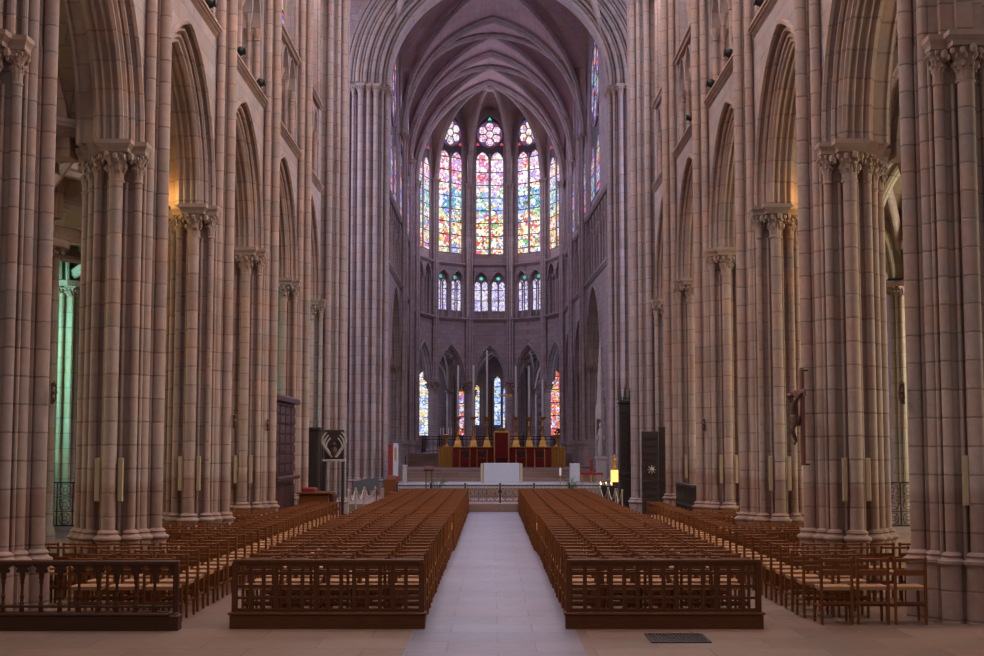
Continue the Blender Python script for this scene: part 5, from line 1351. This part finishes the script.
b = MB(); b.bbox(-.28, .26, -.26, .34, 3.722, 3.82, .02); b.build('cornice', M['black'], t)
b = MB(); b.bbox(-.27, .25, -.25, -.202, 1.30, 1.40, .01); b.build('ledge', M['purple'], t)
for k, x in enumerate((-.20, -.02, .16)):
    b = MB(); h = (.75, .5, .4)[k]
    b.lathe([(.075, 3.822), (.075, 3.95), (.05, 3.97), (.045, 4.05), (.008, 3.85+h)], x, 0, 8)
    for q in range(4):
        for a in range(4): b.ball((x+(.05-.009*q)*math.cos(a*PI/2), (.05-.009*q)*math.sin(a*PI/2), 4.02+q*h*.13), .016, 5)
    b.build('pinnacle', M['black'], t)
dup(t, (-4.96, 47.4, 0), 0, 'tall black carved gothic screen almost hidden behind the left near crossing pier')
t = thing('stone_tabernacle', 'tall pale carved stone pinnacle with small statue, beside the right far crossing pier', 'pinnacle', (4.98, 62.4, .76))
b = MB(); b.prism([(-.22,-.22),(.22,-.22),(.22,.22),(-.22,.22)], 0, 1.0); b.prism([(-.27,-.27),(.27,-.27),(.27,.27),(-.27,.27)], 1.001, 1.12); b.build('pedestal', M['statue'], t)
b = MB(); b.lathe([(.13, 1.13), (.16, 1.3), (.12, 1.8), (.15, 2.1), (.10, 2.3), (.05, 2.36), (.085, 2.45), (.08, 2.56), (.02, 2.63)], 0, 0, 12); b.ball((-.14, -.06, 1.95), .06, 8, 0, sz=(1,1,2.2)); b.ball((.14, -.06, 1.95), .06, 8, 0, sz=(1,1,2.2)); b.build('statue', M['statue'], t)
b = MB(); rr = random.Random(9)
b.lathe([(.20, 2.75), (.24, 2.85), (.22, 3.3), (.16, 3.5), (.18, 3.6), (.13, 4.4), (.15, 4.5), (.08, 5.3), (.02, 6.4)], 0, 0, 8)
for q in range(60):
    z = 2.8+3.4*rr.random(); a = rr.uniform(0, 2*PI); r_ = .23*(1-(z-2.8)/4.2); b.ball((r_*math.cos(a), r_*math.sin(a), z), .035+.02*rr.random(), 5)
for sx in (-1, 1): b.tube([(sx*.2, .16, 1.12), (sx*.2, .16, 2.8)], .03, 6)
b.build('canopy', M['statue'], t)
t = thing('carved_doors', 'pair of black carved wooden door leaves standing before the right near crossing pier', 'door screen', (5.16, 43.2, 0))
for k, (x0, x1, y, h) in enumerate(((-.42, .10, 0, 2.72), (.115, .45, .10, 2.85))):
    b = MB(); b.bbox(x0, x1, y-.03, y+.03, 0, h, .01); lf = b.build('door_leaf', M['black'], t)
    b = MB(); carved_panel(b, x0+.06, x1-.06, 1.3, h-.12, y-.04, 3 if k == 0 else 2, 6); carved_panel(b, x0+.06, x1-.06, .2, 1.1, y-.04, 3 if k == 0 else 2, 4); b.build('carving', M['purple'], lf)
    b = MB(); b.bbox(x0, x1, y-.055, y-.031, 1.14, 1.22, .008); b.build('mid_rail', M['black'], lf)
b = MB(); b.ball((-.12, -.06, 1.55), .06, 8); 
for a in range(8): b.tube([(-.12, -.05, 1.55), (-.12+.13*math.cos(a*PI/4), -.06, 1.55+.13*math.sin(a*PI/4))], .014, 5)
b.build('pale_rosette', M['statue'], t)
t = thing('wooden_fence', 'low black wooden fence between the fourth and fifth right piers', 'fence', (5.12, 36.2, 0))
b = MB(); b.bbox(-.03, .03, -1.85, 1.85, 1.22, 1.29, .01); b.bbox(-.04, .04, -1.85, 1.85, 0, .25, .01); b.bbox(-.025, .025, -1.85, 1.85, .72, .78, .005); b.build('rail', M['black'], t)
for k in range(15):
    b = MB(); b.lathe([(.035, .25), (.02, .4), (.03, .6), (.03, .72)], 0, -1.75+k*.25, 8); b.lathe([(.03, .78), (.018, .95), (.03, 1.15), (.03, 1.22)], 0, -1.75+k*.25, 8); b.build('baluster', M['black'], t)
WORLD = .48; L_NAVE = 960; L_TRANS = 3600; L_CHOIR = 490; L_CHAP = 680; L_APSE = 600; L_AMB = 150; EXPOSURE = -.34
# ------------------------------------------------------------------ camera
cam = bpy.data.cameras.new('camera'); cam.sensor_width = 36.0; cam.lens = 1400/984*36; cam.clip_end = 400
co = bpy.data.objects.new('camera', cam); COL.objects.link(co)
co.location = (.14, 0, 2.15); co.rotation_euler = (PI/2+math.atan(122/1400), 0, 0)
scene.camera = co
# ------------------------------------------------------------------ light: daylight through the windows, sky through the west end left unbuilt, lamps
wd = bpy.data.worlds.new('sky'); scene.world = wd; wd.use_nodes = True
bg = wd.node_tree.nodes['Background']; bg.inputs[0].default_value = (1.0, .86, .80, 1); bg.inputs[1].default_value = WORLD
def area(name, loc, rot, sx, sy, power, col):
    l = bpy.data.lights.new(name, 'AREA'); l.shape = 'RECTANGLE'; l.size = sx; l.size_y = sy; l.energy = power; l.color = col
    o = bpy.data.objects.new(name, l); COL.objects.link(o); o.location = loc; o.rotation_euler = rot; return o
def aim(d):
    return Vector(d).to_track_quat('-Z', 'Y').to_euler()
NAVEC = (1.0, .85, .83); CHOIRC = (.75, .67, 1.0)
for side in (-1, 1):
    for (y0, y1) in BAYS:
        area('clerestory_daylight', (side*5.2, (y0+y1)/2, 17.2), aim((-side, 0, -.75)), 3.4, 6.5, L_NAVE*(1.25 if side > 0 else .95)*(1.0 if y1 < 30 else .75 if y1 < 36 else .6), NAVEC)
    area('transept_daylight', (side*12.9, 53, 14), aim((-side, 0, -.25)), 9, 14, L_TRANS, (.74, .72, 1.0))
    for i in range(3):
        x = XL[i] if side < 0 else XRr[i]
        area('choir_daylight', (x+side*.05, (CY[i]+CY[i+1])/2, 19), aim((-side, 0, -.5)), 3.5, 7, L_CHOIR, CHOIRC)
    for q, (y0, y1) in enumerate(BAYS[1:]):
        green = side < 0 and q == 3
        l = area('chapel_daylight', (side*14.4, (y0+y1)/2-(1.2 if green else 0), 5.0), aim((-side, 1.15, -.1) if green else (-side, .22, -.1)), 2.0 if green else 2.4, 4.5, (L_CHAP if side > 0 else L_CHAP*.45)*(.75 if green else 1), (1.0, .86, .60) if side > 0 else (.40, 1.0, .78) if green else (1, .8, .55))
        if green: l.data.spread = math.radians(70)
area('apse_daylight', (0, 89.6, 19.5), aim((0, -1, -.35)), 5, 8, L_APSE, (.78, .72, 1.0))
for x, y in ((-5.6, 94.6), (5.6, 94.6), (0, 98.0), (-8.3, 86), (8.3, 86)):
    area('ambulatory_daylight', (x, y, 5.4), aim((-x, -(y-85), .9)), 1.6, 3, L_AMB, (.62, .68, 1.0))
def lamp(name, loc, power, col, r=.06):
    l = bpy.data.lights.new(name, 'POINT'); l.energy = power; l.color = col; l.shadow_soft_size = r
    o = bpy.data.objects.new(name, l); COL.objects.link(o); o.location = loc; return o
lamp('arch_uplight', (-6.22, 26.70, 7.02), 16, (1.0, .60, .15), .04); lamp('arch_uplight', (6.22, 26.70, 7.02), 12, (1.0, .56, .15), .04)
vs = scene.view_settings
vs.view_transform = 'Standard'; vs.look = 'None'; vs.gamma = 1.0; vs.use_curve_mapping = False; vs.exposure = EXPOSURE
scene.display_settings.display_device = 'sRGB'
cy = scene.cycles; cy.max_bounces = 6; cy.diffuse_bounces = 4; cy.glossy_bounces = 2; cy.transmission_bounces = 2; cy.transparent_max_bounces = 4
cy.caustics_reflective = False; cy.caustics_refractive = False; cy.sample_clamp_indirect = 4.0
